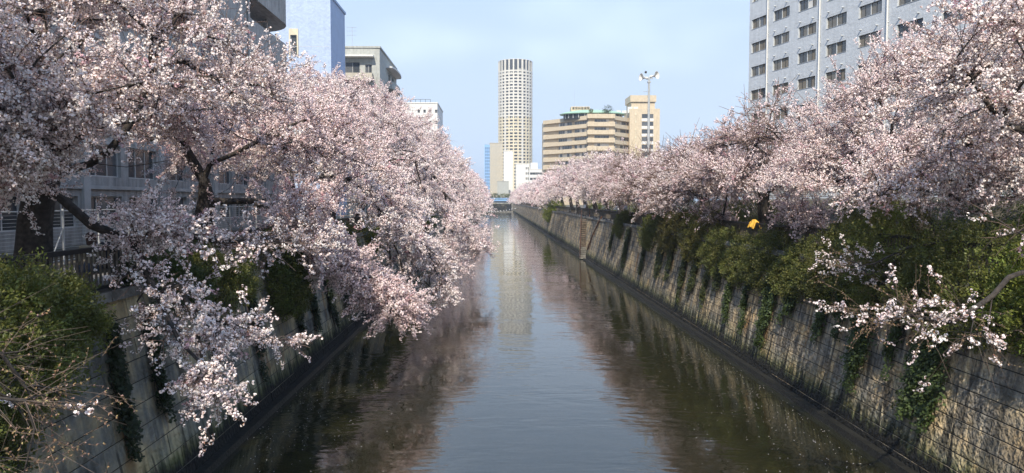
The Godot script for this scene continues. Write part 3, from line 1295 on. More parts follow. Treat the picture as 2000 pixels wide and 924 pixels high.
func build_buildings() -> void:
	rng.seed = 900
	dormitory()
	grey_hall()
	# the tall pale blue block
	var bt := block_building("pale blue painted block with one narrow window and a darker side wall", Vector3(-32, GROUND, -90), Vector3(1, 0, 0), 11.5, 27.1, 8.4, M["blue_paint"], [Rect2(6.55, 19.9, 0.75, 2.5)], [], ["glass_0"], 1)
	var sur := g()
	for q in [[Vector3(6.35, 19.7, 0.03), Vector3(6.53, 23.2, 0.09)], [Vector3(7.32, 19.7, 0.03), Vector3(7.5, 23.2, 0.09)], [Vector3(6.535, 22.42, 0.03), Vector3(7.315, 23.2, 0.085)]]:
		sur.span(q[0], q[1])
	put("window_surround", sur.mesh(), M["cream_paint"], bt)
	var tw := g()
	tw.span(Vector3(0, 27.45, -8), Vector3(6.6, 34, 0.02))
	put("stair_tower", tw.mesh(), M["blue_paint"], bt)
	var pp := g()
	pp.span(Vector3(6.7, 27.42, -1.2), Vector3(9.2, 27.85, -0.4))
	put("roof_unit", pp.mesh(), M["frame_dark"], bt)
	var ln := g()
	for yy in [13.5, 21.0]:
		ln.span(Vector3(0.2, yy, -0.01), Vector3(11.3, yy + 0.05, 0.012))
	put("joint_strip", ln.mesh(), M["blue_grey_paint"], bt)
	# pale flats with rounded balconies
	var fl := block_building("pale grey apartment block with balconies and a roof antenna", Vector3(-26, GROUND, -120), Vector3(1, 0, 0), 6.7, 27.2, 20.0, M["flat_grey"], [Rect2(4.3, 23.0, 1.1, 1.5), Rect2(1.0, 23.0, 2.4, 1.9), Rect2(4.3, 19.7, 1.1, 1.5), Rect2(1.0, 19.7, 2.4, 1.9)], grid(9.5, 4.0, 2, 3.2, 3.3, 7, 2.6, 1.9), ["glass_0", "glass_1"], 2)
	for k in 7:
		var y := 2.0 + 3.3 * k
		var bal := g()
		var poly := PackedVector2Array()
		for q in 9:
			var a := PI * q / 8.0
			poly.append(Vector2(6.72 + 1.25 * pow(sin(a), 0.45), -13.2 + 5.6 * cos(a)))
		bal.prism(poly, y, y + 1.25)
		put("balcony", bal.mesh(), M["flat_grey"], fl)
		var b2 := g()
		b2.span(Vector3(0.5, y, 0.0), Vector3(5.6, y + 1.15, 1.1))
		put("balcony", b2.mesh(), M["flat_beige"], fl)
	var cn := g()
	var poly2 := PackedVector2Array()
	for q in 9:
		var a := PI * q / 8.0
		poly2.append(Vector2(6.72 + 1.45 * pow(sin(a), 0.4), -13.2 + 6.2 * cos(a)))
	cn.prism(poly2, 25.3, 25.6)
	cn.span(Vector3(0.3, 25.6, 0.0), Vector3(5.8, 25.85, 1.3))
	put("canopy", cn.mesh(), M["white_paint"], fl)
	var an := thing("roof_antenna", "thin television antenna standing on the roof of the pale flats", "antenna", Vector3(-24.0, GROUND + 27.5, -121))
	var ag := g()
	ag.bar(Vector3.ZERO, Vector3(0, 3.4, 0), 0.03, 5)
	put("mast", ag.mesh(), M["galvanised"], an)
	for yy in [2.0, 2.7, 3.3]:
		var e := g()
		e.bar(Vector3(-0.9, yy, 0), Vector3(0.7, yy, 0), 0.02, 4)
		for k in 6:
			e.bar(Vector3(-0.85 + 0.3 * k, yy, -0.35), Vector3(-0.85 + 0.3 * k, yy, 0.35), 0.012, 4)
		put("element", e.mesh(), M["galvanised"], an)
	# white block further along
	var wb := block_building("narrow white block behind the cherries with small windows near its top", Vector3(-28, GROUND, -200), Vector3(1, 0, 0), 11.7, 28.9, 20.0, M["white_paint"], grid(6.2, 1.6, 4, 1.5, 3.1, 9, 0.7, 0.9), [], ["glass_1", "glass_0"])
	var ra := g()
	for k in 5:
		ra.bar(Vector3(4.0 + k * 1.4, 29.2, -2), Vector3(4.0 + k * 1.4, 30.3, -2), 0.05, 4)
	ra.bar(Vector3(4.0, 30.3, -2), Vector3(9.6, 30.3, -2), 0.05, 4)
	put("roof_railing", ra.mesh(), M["frame_dark"], wb)
	# the group at the end of the river
	block_building("blue glass office tower on the skyline", Vector3(-14.5, GROUND, -900), Vector3(1, 0, 0), 11.0, 72.0, 20.0, M["bridge_blue"], grid(0.7, 2.5, 4, 2.0, 4.0, 17, 2.1, 3.0), [], ["blue_glass"])
	var cb := block_building("windowless beige concrete slab tower in front of the round tower", Vector3(-4.3, GROUND, -500), Vector3(1, 0, 0), 8.6, 42.0, 16.0, M["flat_beige"], [], [], ["glass_0"], 1, M["tan_tile_pale"])
	var cl := g()
	for k in 9:
		cl.span(Vector3(0.05, 4.4 * (k + 1), 0.0), Vector3(8.55, 4.4 * (k + 1) + 0.12, 0.03))
	cl.span(Vector3(4.2, 0.1, 0.0), Vector3(4.32, 41.9, 0.034))
	put("panel_joint", cl.mesh(), M["flat_grey"], cb)
	block_building("tall narrow white building beside the beige concrete slab", Vector3(5.2, GROUND, -486), Vector3(1, 0, 0), 6.2, 35.5, 14.0, M["white_paint"], [], grid(2.0, 4.0, 3, 3.0, 3.4, 9, 1.8, 1.5), ["glass_1"])
	block_building("low grey building at the foot of the beige slab", Vector3(0.8, GROUND, -470), Vector3(1, 0, 0), 7.6, 14.5, 10.0, M["flat_grey"], [], [], ["glass_0"])
	block_building("white building with a stepped roof beyond the bridge", Vector3(13.2, GROUND, -470), Vector3(1, 0, 0), 8.8, 26.0, 16.0, M["white_paint"], grid(6.3, 1.2, 2, 2.0, 3.4, 7, 0.8, 1.6), [], ["glass_1"])
	var wo := block_building("white office with long dark window bands beside the river", Vector3(21.4, GROUND, -460), Vector3(1, 0, 0), 11.0, 22.0, 16.0, M["white_paint"], grid(0.5, 10.2, 1, 1.6, 3.4, 6, 10.0, 1.5), [], ["glass_1", "glass_0"], 6)
	var pb := g()
	pb.span(Vector3(1.0, 22.35, -10), Vector3(5.5, 26.5, -2))
	put("plant_room", pb.mesh(), M["white_paint"], wo)
	round_tower()
	hospital()

func dormitory() -> void:
	var t := thing("dormitory_block", "long pale blue-grey slab building with rows of wide windows and white drain pipes", "building")
	t.transform = frame_at(Vector3(30.1, GROUND, -85.0), Vector3(0.272, 0, 0.962))
	var holes := []
	var cols := [0.43, 4.43, 8.62, 12.85, 17.2, 21.75, 26.4, 30.7, 35.0, 39.3, 43.6, 47.9]
	for i in cols.size():
		for j in 9:
			var top := 3.85 + 2.76 * j - 0.0
			if i == 0 and j == 8:
				holes.append(Rect2(0.45, top - 0.75 + GROUND * 0, 1.15, 0.8))
				holes.append(Rect2(1.95, top - 0.75, 1.15, 0.8))
			else:
				holes.append(Rect2(cols[i], top - 1.12, 2.72 + 0.02 * i, 1.14))
	var h := 33.0
	var o := g()
	face_with_holes(o, 58.0, h, holes, 0.2)
	put("facade", o.mesh(), M["blue_grey_paint"], t)
	var b := g()
	box_behind(b, 58.0, h, 14.0)
	put("outer_wall", b.mesh(), M["blue_grey_paint"], t)
	for r in holes:
		if r.position.x > 34.0:
			continue
		window(t, Transform3D(), r, 4 if r.size.x > 2 else 2, M["frame_dark"], ["glass_0", "glass_1", "glass_2", "blind_brown", "blind_brown", "glass_2", "curtain"] if rng.randf() < 0.6 else ["glass_2", "glass_0", "blind_brown"], 0.2, true)
	var seam := g()
	for j in 11:
		seam.span(Vector3(0.02, 1.3 + 2.76 * j, 0.0), Vector3(57.9, 1.325 + 2.76 * j, 0.006))
	put("floor_joint", seam.mesh(), M["frame_pale"], t)
	var vent := g()
	vent.xf = Transform3D(Basis.from_euler(Vector3(PI / 2, 0, 0)), Vector3.ZERO)
	vent.lathe([Vector2(0.07, -0.02), Vector2(0.075, 0.18), Vector2(0.05, 0.24), Vector2(0.0, 0.25)], 8)
	var vm := vent.mesh()
	for r in holes:
		if r.position.x < 34.0 and r.position.x > 4.0:
			put("vent_cap", vm, M["white_steel"], t, Vector3(r.position.x + 0.35, r.end.y + 0.52, 0.0))
			put("vent_cap", vm, M["white_steel"], t, Vector3(r.end.x - 0.45, r.end.y + 0.50, 0.0))
	for x in [3.5, 11.95, 20.75, 29.6]:
		var p := g()
		p.bar(Vector3(x, 0, 0.10), Vector3(x, h, 0.10), 0.085, 8)
		for k in 11:
			p.box(Vector3(x, 1.6 + 2.76 * k, 0.06), Vector3(0.24, 0.07, 0.12))
		put("drain_pipe", p.mesh(), M["white_paint"], t)

func grey_hall() -> void:
	var t := thing("grey_hall", "large dark grey building behind the left cherries with a rounded upper terrace", "building")
	var x := -18.0
	# facade along the river, x of the face runs away from the camera to the far end
	var holes := []
	for k in 15:
		var s := 3.0 + 3.6 * k
		holes.append(Rect2(s, 0.75, 2.9, 1.35))
		holes.append(Rect2(s, 3.0, 2.9, 1.5))
		holes.append(Rect2(s, 6.3, 2.9, 2.1))
		holes.append(Rect2(s, 10.4, 2.9, 1.6))
	var at := Transform3D(Basis(Vector3(0, 0, -1), Vector3.UP, Vector3(1, 0, 0)), Vector3(x, GROUND, 0.0))
	var o := g()
	o.xf = at
	face_with_holes(o, 61.9, 15.3, holes, 0.22)
	put("facade", o.mesh(), M["grey_paint"], t)
	for r in holes:
		if r.position.x > 14.0:
			window(t, at, r, 3, M["frame_pale"], ["glass_0", "glass_0", "glass_1"], 0.22)
	var corner := PackedVector2Array()
	var upper := PackedVector2Array()
	var inner := PackedVector2Array()
	corner.append(Vector2(x - 18, -61.9))
	corner.append(Vector2(x, -61.9))
	for k in 9:
		var a := PI / 2 * k / 8.0
		corner.append(Vector2(x - 3.4 + 3.4 * cos(a), -61.9 - 3.4 * sin(a)))
	corner.append(Vector2(x - 18, -65.3))
	for p in corner:
		upper.append(p)
	upper[0] = Vector2(x - 18, -52.6)
	upper[1] = Vector2(x, -52.6)
	inner = PackedVector2Array([Vector2(x - 18, -52.7), Vector2(x - 2.6, -52.7), Vector2(x - 2.6, -60.8), Vector2(x - 4.5, -62.7), Vector2(x - 18, -62.7)])
	var c := g()
	c.prism(corner, GROUND, GROUND + 15.3)
	put("rounded_corner", c.mesh(), M["grey_paint"], t)
	var up := g()
	up.prism(upper, GROUND + 17.0, GROUND + 23.0)
	put("roof_overhang", up.mesh(), M["grey_paint"], t)
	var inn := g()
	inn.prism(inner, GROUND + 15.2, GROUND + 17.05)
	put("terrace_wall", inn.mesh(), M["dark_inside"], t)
	var m := g()
	m.span(Vector3(x - 18, GROUND + 15.3, -52.6), Vector3(x - 0.01, GROUND + 23.0, 2.0))
	m.span(Vector3(x - 18, GROUND, -61.85), Vector3(x - 0.3, GROUND + 15.25, 2.0))
	put("upper_wall", m.mesh(), M["grey_paint"], t)
	var col := g()
	for z in [-56.0, -60.6]:
		col.box(Vector3(x - 1.2, GROUND + 16.15, z), Vector3(0.3, 1.9, 0.3))
	put("terrace_post", col.mesh(), M["grey_paint"], t)
	var pipe := g()
	pipe.bar(Vector3(x + 0.1, GROUND + 2, -52.7), Vector3(x + 0.1, GROUND + 22.5, -52.7), 0.1, 8)
	put("drain_pipe", pipe.mesh(), M["grey_paint_light"], t)
	var band := g()
	for yy in [2.42, 5.3, 9.2]:
		band.span(Vector3(x + 0.002, GROUND + yy, -61.7), Vector3(x + 0.09, GROUND + yy + 0.16, 1.0))
	put("string_course", band.mesh(), M["grey_paint_light"], t)
	for k in 5:
		var pil := g()
		pil.span(Vector3(x + 0.003, GROUND, -16.95 - 7.2 * k), Vector3(x + 0.14, GROUND + 15.0, -17.45 - 7.2 * k))
		put("pilaster", pil.mesh(), M["grey_paint_light"], t)

func round_tower() -> void:
	var t := thing("round_tower", "tall round cream and white residential tower closing the view", "building", Vector3(22.4, GROUND, -830))
	var R := 19.8
	var H := 161.7
	var fl := 3.6
	var core := g()
	core.lathe([Vector2(R - 0.9, 0), Vector2(R - 0.9, H - 0.4)], 72)
	put("glass_core", core.mesh(), M["tower_glass"], t)
	var top := g()
	top.lathe([Vector2(R - 0.05, H - 0.5), Vector2(R - 0.05, H), Vector2(R - 1.6, H), Vector2(R - 1.6, H - 1.2), Vector2(0, H - 1.2)], 72)
	put("roof_rim", top.mesh(), M["tower_white"], t)
	var split := 97.5
	var n := 24
	for low in [true, false]:
		var y0 := 0.0 if low else split
		var y1 := split if low else H - 7.6
		var floors := int((y1 - y0) / fl + 0.01)
		for k in floors:
			var ring := g()
			var yy := y0 + k * fl
			ring.lathe([Vector2(R - 0.6, yy), Vector2(R - 0.12, yy), Vector2(R - 0.12, yy + 1.6), Vector2(R - 0.6, yy + 1.6)], 72)
			put("floor_band", ring.mesh(), M["tower_cream" if low else "tower_white"], t)
	for k in n:
		var a := TAU * (k + 0.5) / n
		for low in [true, false]:
			var y0 := 0.0 if low else split
			var y1 := split if low else H - 0.45
			var p := g()
			p.xf = Transform3D(Basis(Vector3.UP, -a), Vector3.ZERO)
			var w := 1.6 if k % 4 else 2.2
			p.span(Vector3(R - 0.8, y0, -w / 2), Vector3(R, y1, w / 2))
			put("pilaster", p.mesh(), M["tower_cream" if low and k % 4 else "tower_white"], t)
	# blank panels and curtained windows here and there
	rng.seed = 19
	var pan := g()
	var ry := Basis()
	for k in 150:
		var a := TAU * (rng.randi() % n) / n
		var yy := (rng.randi() % 42) * fl + 1.76
		ry = Basis(Vector3.UP, -a)
		pan.xf = Transform3D(ry, Vector3.ZERO)
		pan.span(Vector3(R - 0.95, yy - 0.1, -0.9), Vector3(R - 0.7, yy + 1.8, rnd(0.0, 1.3)))
	put("curtained_windows", pan.mesh(), M["flat_grey"], t, Vector3.ZERO, "stuff")

func hospital() -> void:
	var t := thing("hospital_building", "tan hospital building with curving balcony bands and a pale green roof", "building")
	var A := Vector3(22.5, 0, -333)
	var B := Vector3(40.2, 0, -312.6)
	var C := Vector3(51.6, 0, -312.6)
	var D := Vector3(60.0, 0, -322)
	var st := 3.5
	var top0 := 43.4
	# glazed and plastered walls set back behind the balcony bands
	for part_ in [["left_wing", A, B], ["right_wing", C, D]]:
		var f := frame_at(part_[1], part_[2] - part_[1])
		var w: float = (part_[2] - part_[1]).length()
		var holes := []
		for k in 8:
			var y := top0 - 1.75 - st * (k + 1) + 1.78
			if part_[0] == "left_wing":
				holes.append(Rect2(w * 0.27, y, w * 0.33, 1.62))
				holes.append(Rect2(w * 0.66, y, w * 0.33, 1.62))
			else:
				holes.append(Rect2(0.9, y, 3.6, 1.62))
				holes.append(Rect2(w - 5.2, y, 4.6, 1.62))
		var o := g()
		o.xf = f * Transform3D(Basis(), Vector3(0, 0, -1.3))
		face_with_holes(o, w, top0 - 0.2, holes, 0.2)
		put("wing_wall", o.mesh(), M["tan_tile_pale"], t)
		for r in holes:
			if r.position.y > 14.0:
				window(t, o.xf, r, 6 if r.size.x > 5 else 4, M["frame_pale"], ["glass_0", "glass_1", "glass_1", "curtain"], 0.2)
		for k in 9:
			var b := g()
			b.xf = f
			var y1 := top0 - st * k
			b.span(Vector3(-0.9 if part_[0] == "left_wing" else 0.0, y1 - 1.7, -1.35), Vector3(w, y1, 0))
			b.span(Vector3(-0.2, y1 - 1.76, -1.3), Vector3(w, y1 - 1.703, -0.1))
			put("balcony_band", b.mesh(), M["tan_tile"], t)
	# the projecting middle bay
	for k in 9:
		var y1 := top0 + 0.5 - st * k
		var b := g()
		b.span(Vector3(B.x - 0.5, y1 - 1.85, -315), Vector3(C.x + 0.2, y1, -310.6))
		put("balcony_band", b.mesh(), M["tan_tile"], t)
	var mh := []
	for k in 8:
		mh.append(Rect2(2.8, top0 - 1.35 - st * (k + 1) + 1.6, 6.4, 1.6))
	var mo := g()
	mo.xf = Transform3D(Basis(), Vector3(B.x, 0, -312.0))
	face_with_holes(mo, C.x - B.x, top0, mh, 0.2)
	put("bay_wall", mo.mesh(), M["tan_tile_pale"], t)
	for r in mh:
		if r.position.y > 14.0:
			window(t, mo.xf, r, 5, M["frame_pale"], ["glass_1", "glass_1", "curtain", "glass_0"], 0.2)
	var core := g()
	core.prism(PackedVector2Array([Vector2(A.x - 0.3, A.z - 2.0), Vector2(B.x + 1.2, B.z - 2.0), Vector2(C.x - 1, C.z - 2.0), Vector2(D.x, D.z - 2.2), Vector2(D.x, -345), Vector2(A.x - 0.3, -345)]), GROUND, top0 - 0.4)
	put("core_wall", core.mesh(), M["tan_tile_pale"], t)
	# glazed top storey under the green roof
	var pent := g()
	pent.xf = Transform3D(Basis.from_scale(Vector3(1, 1, 0.55)), Vector3(43.6, 0, -322.5))
	pent.lathe([Vector2(13.2, top0 - 1), Vector2(13.2, 45.6)], 40)
	put("penthouse_glass", pent.mesh(), M["tower_glass"], t)
	for k in 14:
		var a := PI * (k + 0.5) / 14
		var po := g()
		po.bar(Vector3(43.6 + 13.3 * cos(a), top0 - 0.5, -322.5 + 7.35 * sin(a)), Vector3(43.6 + 13.3 * cos(a), 45.4, -322.5 + 7.35 * sin(a)), 0.16, 6)
		put("penthouse_post", po.mesh(), M["frame_pale"], t)
	var rf := g()
	rf.xf = pent.xf
	rf.lathe([Vector2(14.9, 44.7), Vector2(15.0, 45.0), Vector2(12.5, 45.9), Vector2(8.0, 46.6), Vector2(0, 46.9)], 44)
	rf.lathe([Vector2(0, 44.6), Vector2(14.9, 44.7)], 44)
	put("green_roof", rf.mesh(), M["roof_green"], t)
	var sg := g()
	sg.span(Vector3(33.9, 44.5, -328), Vector3(42.3, 48.6, -322.6))
	put("roof_house", sg.mesh(), M["tan_tile_pale"], t)
	roof_sign(t)
	# the lift tower at the right
	var lf := Transform3D(Basis(), Vector3(59.9, 0, -320.0))
	var lh := []
	for k in 9:
		lh.append(Rect2(5.5, 44.4 - 3.42 * k - 1.9 + 0.6, 5.2, 1.9))
	var lo := g()
	lo.xf = lf
	face_with_holes(lo, 13.6, 47.4, lh, 0.25)
	lo.xf = lf
	box_behind(lo, 13.6, 47.4, 14.0)
	put("tower_wall", lo.mesh(), M["tan_tile"], t)
	for r in lh:
		if r.position.y > 14.0:
			window(t, lf, r, 2, M["white_steel"], ["glass_0", "glass_1", "glass_0"], 0.25)
			var wb := g()
			wb.xf = lf
			wb.span(Vector3(5.4, r.position.y - 1.25, 0.0), Vector3(10.8, r.position.y - 0.1, 0.06))
			put("white_panel", wb.mesh(), M["white_paint"], t)
	var hd := g()
	hd.span(Vector3(60.8, 47.4, -333), Vector3(71.4, 50.4, -321))
	put("tower_head", hd.mesh(), M["tan_tile"], t)
	var hc := g()
	hc.span(Vector3(60.2, 50.5, -333.5), Vector3(71.9, 53.4, -320.3))
	put("tower_cap", hc.mesh(), M["tan_tile"], t)
	var dp := g()
	dp.bar(Vector3(62.6, 5, -319.9), Vector3(62.6, 47.2, -319.9), 0.12, 6)
	for k in 9:
		dp.box(Vector3(62.6, 45.0 - 3.42 * k, -319.85), Vector3(0.6, 0.9, 0.1))
	put("drain_pipe", dp.mesh(), M["cream_paint"], t)
	var ut := g()
	for k in 4:
		ut.span(Vector3(54.0 + 2.6 * k, 45.6, -322), Vector3(56.0 + 2.6 * k, 48.3 if k > 1 else 46.6, -320.8))
	put("roof_unit", ut.mesh(), M["white_paint"], t)
	var mast := thing("lightning_mast", "hair-thin mast above the roof house of the tan hospital", "mast", Vector3(35.6, 48.6, -325))
	var mg := g()
	mg.tube([Vector3.ZERO, Vector3(0, 8.5, 0)], [0.06, 0.02], 5)
	put("mast_pole", mg.mesh(), M["galvanised"], mast)

# six characters on the roof house, each as strokes in a 10 x 10 square (x, y down, x, y down)
func roof_sign(t: Node3D) -> void:
	var glyphs := [
		[[1, 2, 9, 2], [5, 0, 5, 10], [2, 3.5, 8, 3.5], [2, 6, 8, 6], [2, 3.5, 2, 6], [8, 3.5, 8, 6], [2, 4.8, 8, 4.8], [5, 6, 1, 9.5], [5, 6, 9, 9.5]],
		[[5, 0, 5, 2], [0.5, 2, 9.5, 2], [2.5, 3.6, 7.5, 3.6], [2.5, 3.6, 2.5, 6], [7.5, 3.6, 7.5, 6], [2.5, 6, 7.5, 6], [5, 6, 5, 10], [2.8, 7, 1, 9.5], [7.2, 7, 9, 9.5]],
		[[1, 3, 9, 3], [3.3, 0.5, 3.3, 6.2], [6.7, 0.5, 6.7, 6.2], [0.5, 6.2, 9.5, 6.2], [3.5, 7, 1, 9.8], [6.5, 7, 9, 9.8]],
		[[0.5, 1, 2, 2], [0.3, 4, 2, 5], [0.5, 9.5, 2.2, 6.5], [6, 0, 6, 1.6], [3, 1.8, 9.5, 1.8], [4, 2, 8.5, 5], [8.5, 2, 3.5, 5], [4.5, 5.6, 4, 10], [8, 5.6, 8, 10], [4.5, 6.6, 8, 6.6], [4.5, 8.2, 8, 8.2]],
		[[5.5, 0, 5.5, 1.5], [2.2, 1.5, 9.5, 1.5], [2.2, 1.5, 1.6, 9.8], [0.3, 3.5, 1.8, 4.6], [3.4, 3.4, 9.3, 3.4], [3.8, 5, 3.8, 10], [9, 5, 9, 10], [3.8, 5, 9, 5], [6.4, 3.4, 6.2, 6.5], [6.2, 6.5, 4.6, 8.6], [6.2, 6.5, 8, 8.6]],
		[[1, 0.5, 1, 10], [1, 0.5, 3, 0.5], [3, 0.5, 2.2, 4.5], [2.2, 4.5, 3, 7], [6.5, 0, 6.5, 1.4], [4, 1.4, 9.5, 1.4], [4, 1.4, 4, 3], [9.5, 1.4, 9.5, 3], [4.8, 3.6, 8.8, 3.6], [4, 5.4, 9.6, 5.4], [5.8, 5.4, 4, 10], [7.6, 5.4, 7.6, 9.4], [7.6, 9.4, 9.7, 9.4]],
	]
	var s := 1.18 / 10.0
	for k in 6:
		var o := g()
		var i := 0
		for q in glyphs[k]:
			var a := Vector3(q[0], 10.0 - q[1], 0) * s
			var b := Vector3(q[2], 10.0 - q[3], 0) * s
			o.xf = Transform3D(Basis(Vector3.BACK, (b - a).angle_to(Vector3.RIGHT) * (1.0 if b.y >= a.y else -1.0)), (a + b) / 2.0)
			o.box(Vector3(0, 0, 0.001 * i), Vector3((b - a).length() + 0.08, 0.10, 0.12))
			i += 1
		put("sign_character", o.mesh(), M["frame_dark"], t, Vector3(34.3 + 1.32 * k, 47.2, -322.5))

# ---------------------------------------------------------------- people and birds: bodies meshed from a blended field of tapered bones
# bone: [from, to, radius from, radius to, tone]
func field_mesh(out: G, bones: Array, cell: float, blend: float, tones: Array) -> void:
	var lo := Vector3.ONE * 1e9
	var hi := Vector3.ONE * -1e9
	for b in bones:
		for e in 2:
			var r: Vector3 = Vector3.ONE * (b[2 + e] + blend + cell * 2.0)
			lo = lo.min(b[e] - r)
			hi = hi.max(b[e] + r)
	var nx := int((hi.x - lo.x) / cell) + 2
	var ny := int((hi.y - lo.y) / cell) + 2
	var nz := int((hi.z - lo.z) / cell) + 2
	var f := PackedFloat32Array()
	f.resize(nx * ny * nz)
	f.fill(0.4)
	for b in bones:
		var pa: Vector3 = b[0]
		var ba: Vector3 = b[1] - b[0]
		var bl: float = maxf(ba.length_squared(), 1e-9)
		var m: Vector3 = Vector3.ONE * (maxf(b[2], b[3]) + blend * 2.0 + cell * 2.0)
		var l: Vector3 = ((pa.min(b[1]) - m - lo) / cell).floor().max(Vector3.ZERO)
		var h: Vector3 = ((pa.max(b[1]) + m - lo) / cell).ceil()
		for z in range(int(l.z), mini(int(h.z), nz - 1) + 1):
			for y in range(int(l.y), mini(int(h.y), ny - 1) + 1):
				for x in range(int(l.x), mini(int(h.x), nx - 1) + 1):
					var p := lo + Vector3(x, y, z) * cell - pa
					var t := clampf(p.dot(ba) / bl, 0, 1)
					var d := (p - ba * t).length() - lerpf(b[2], b[3], t)
					var k := (z * ny + y) * nx + x
					var q := f[k]
					var w := clampf(0.5 + 0.5 * (q - d) / blend, 0, 1)
					f[k] = lerpf(q, d, w) - blend * w * (1.0 - w)
	var at := PackedInt32Array()
	at.resize(f.size())
	at.fill(-1)
	for z in nz - 1:
		for y in ny - 1:
			for x in nx - 1:
				var k0 := (z * ny + y) * nx + x
				var neg := 0
				for c in 8:
					if f[k0 + (c & 1) + ((c >> 1) & 1) * nx + (c >> 2) * nx * ny] < 0.0:
						neg += 1
				if neg == 0 or neg == 8:
					continue
				var s := Vector3.ZERO
				var m := 0
				for c in 8:
					var ka := k0 + (c & 1) + ((c >> 1) & 1) * nx + (c >> 2) * nx * ny
					for ax in 3:
						if (c >> ax) & 1:
							continue
						var kb: int = ka + [1, nx, nx * ny][ax]
						if (f[ka] < 0.0) != (f[kb] < 0.0):
							var t := f[ka] / (f[ka] - f[kb])
							var v := Vector3(c & 1, (c >> 1) & 1, c >> 2)
							v[ax] += t
							s += v
							m += 1
				var p := lo + (Vector3(x, y, z) + s / m) * cell
				var nn := Vector3(f[k0 + 1] - f[k0], f[k0 + nx] - f[k0], f[k0 + nx * ny] - f[k0]).normalized()
				var bd := 1e9
				for b in bones:
					var ba: Vector3 = b[1] - b[0]
					var t: float = clampf((p - b[0]).dot(ba) / maxf(ba.length_squared(), 1e-9), 0, 1)
					var d: float = (p - b[0] - ba * t).length() - lerpf(b[2], b[3], t)
					if d < bd:
						bd = d
						out.col = tones[b[4]]
				at[k0] = out.vert(p, nn)
	for z in range(1, nz - 1):
		for y in range(1, ny - 1):
			for x in range(1, nx - 1):
				var k := (z * ny + y) * nx + x
				for ax in 3:
					var st: int = [1, nx, nx * ny][ax]
					if (f[k] < 0.0) == (f[k + st] < 0.0):
						continue
					var u: int = [nx, nx * ny, 1][ax]
					var w: int = [nx * ny, 1, nx][ax]
					var a := at[k]
					var b := at[k - u]
					var c := at[k - u - w]
					var d := at[k - w]
					if a < 0 or b < 0 or c < 0 or d < 0:
						continue
					if f[k] < 0.0:
						out.ix.append_array(PackedInt32Array([a, c, b, a, d, c]))
					else:
						out.ix.append_array(PackedInt32Array([a, b, c, a, c, d]))

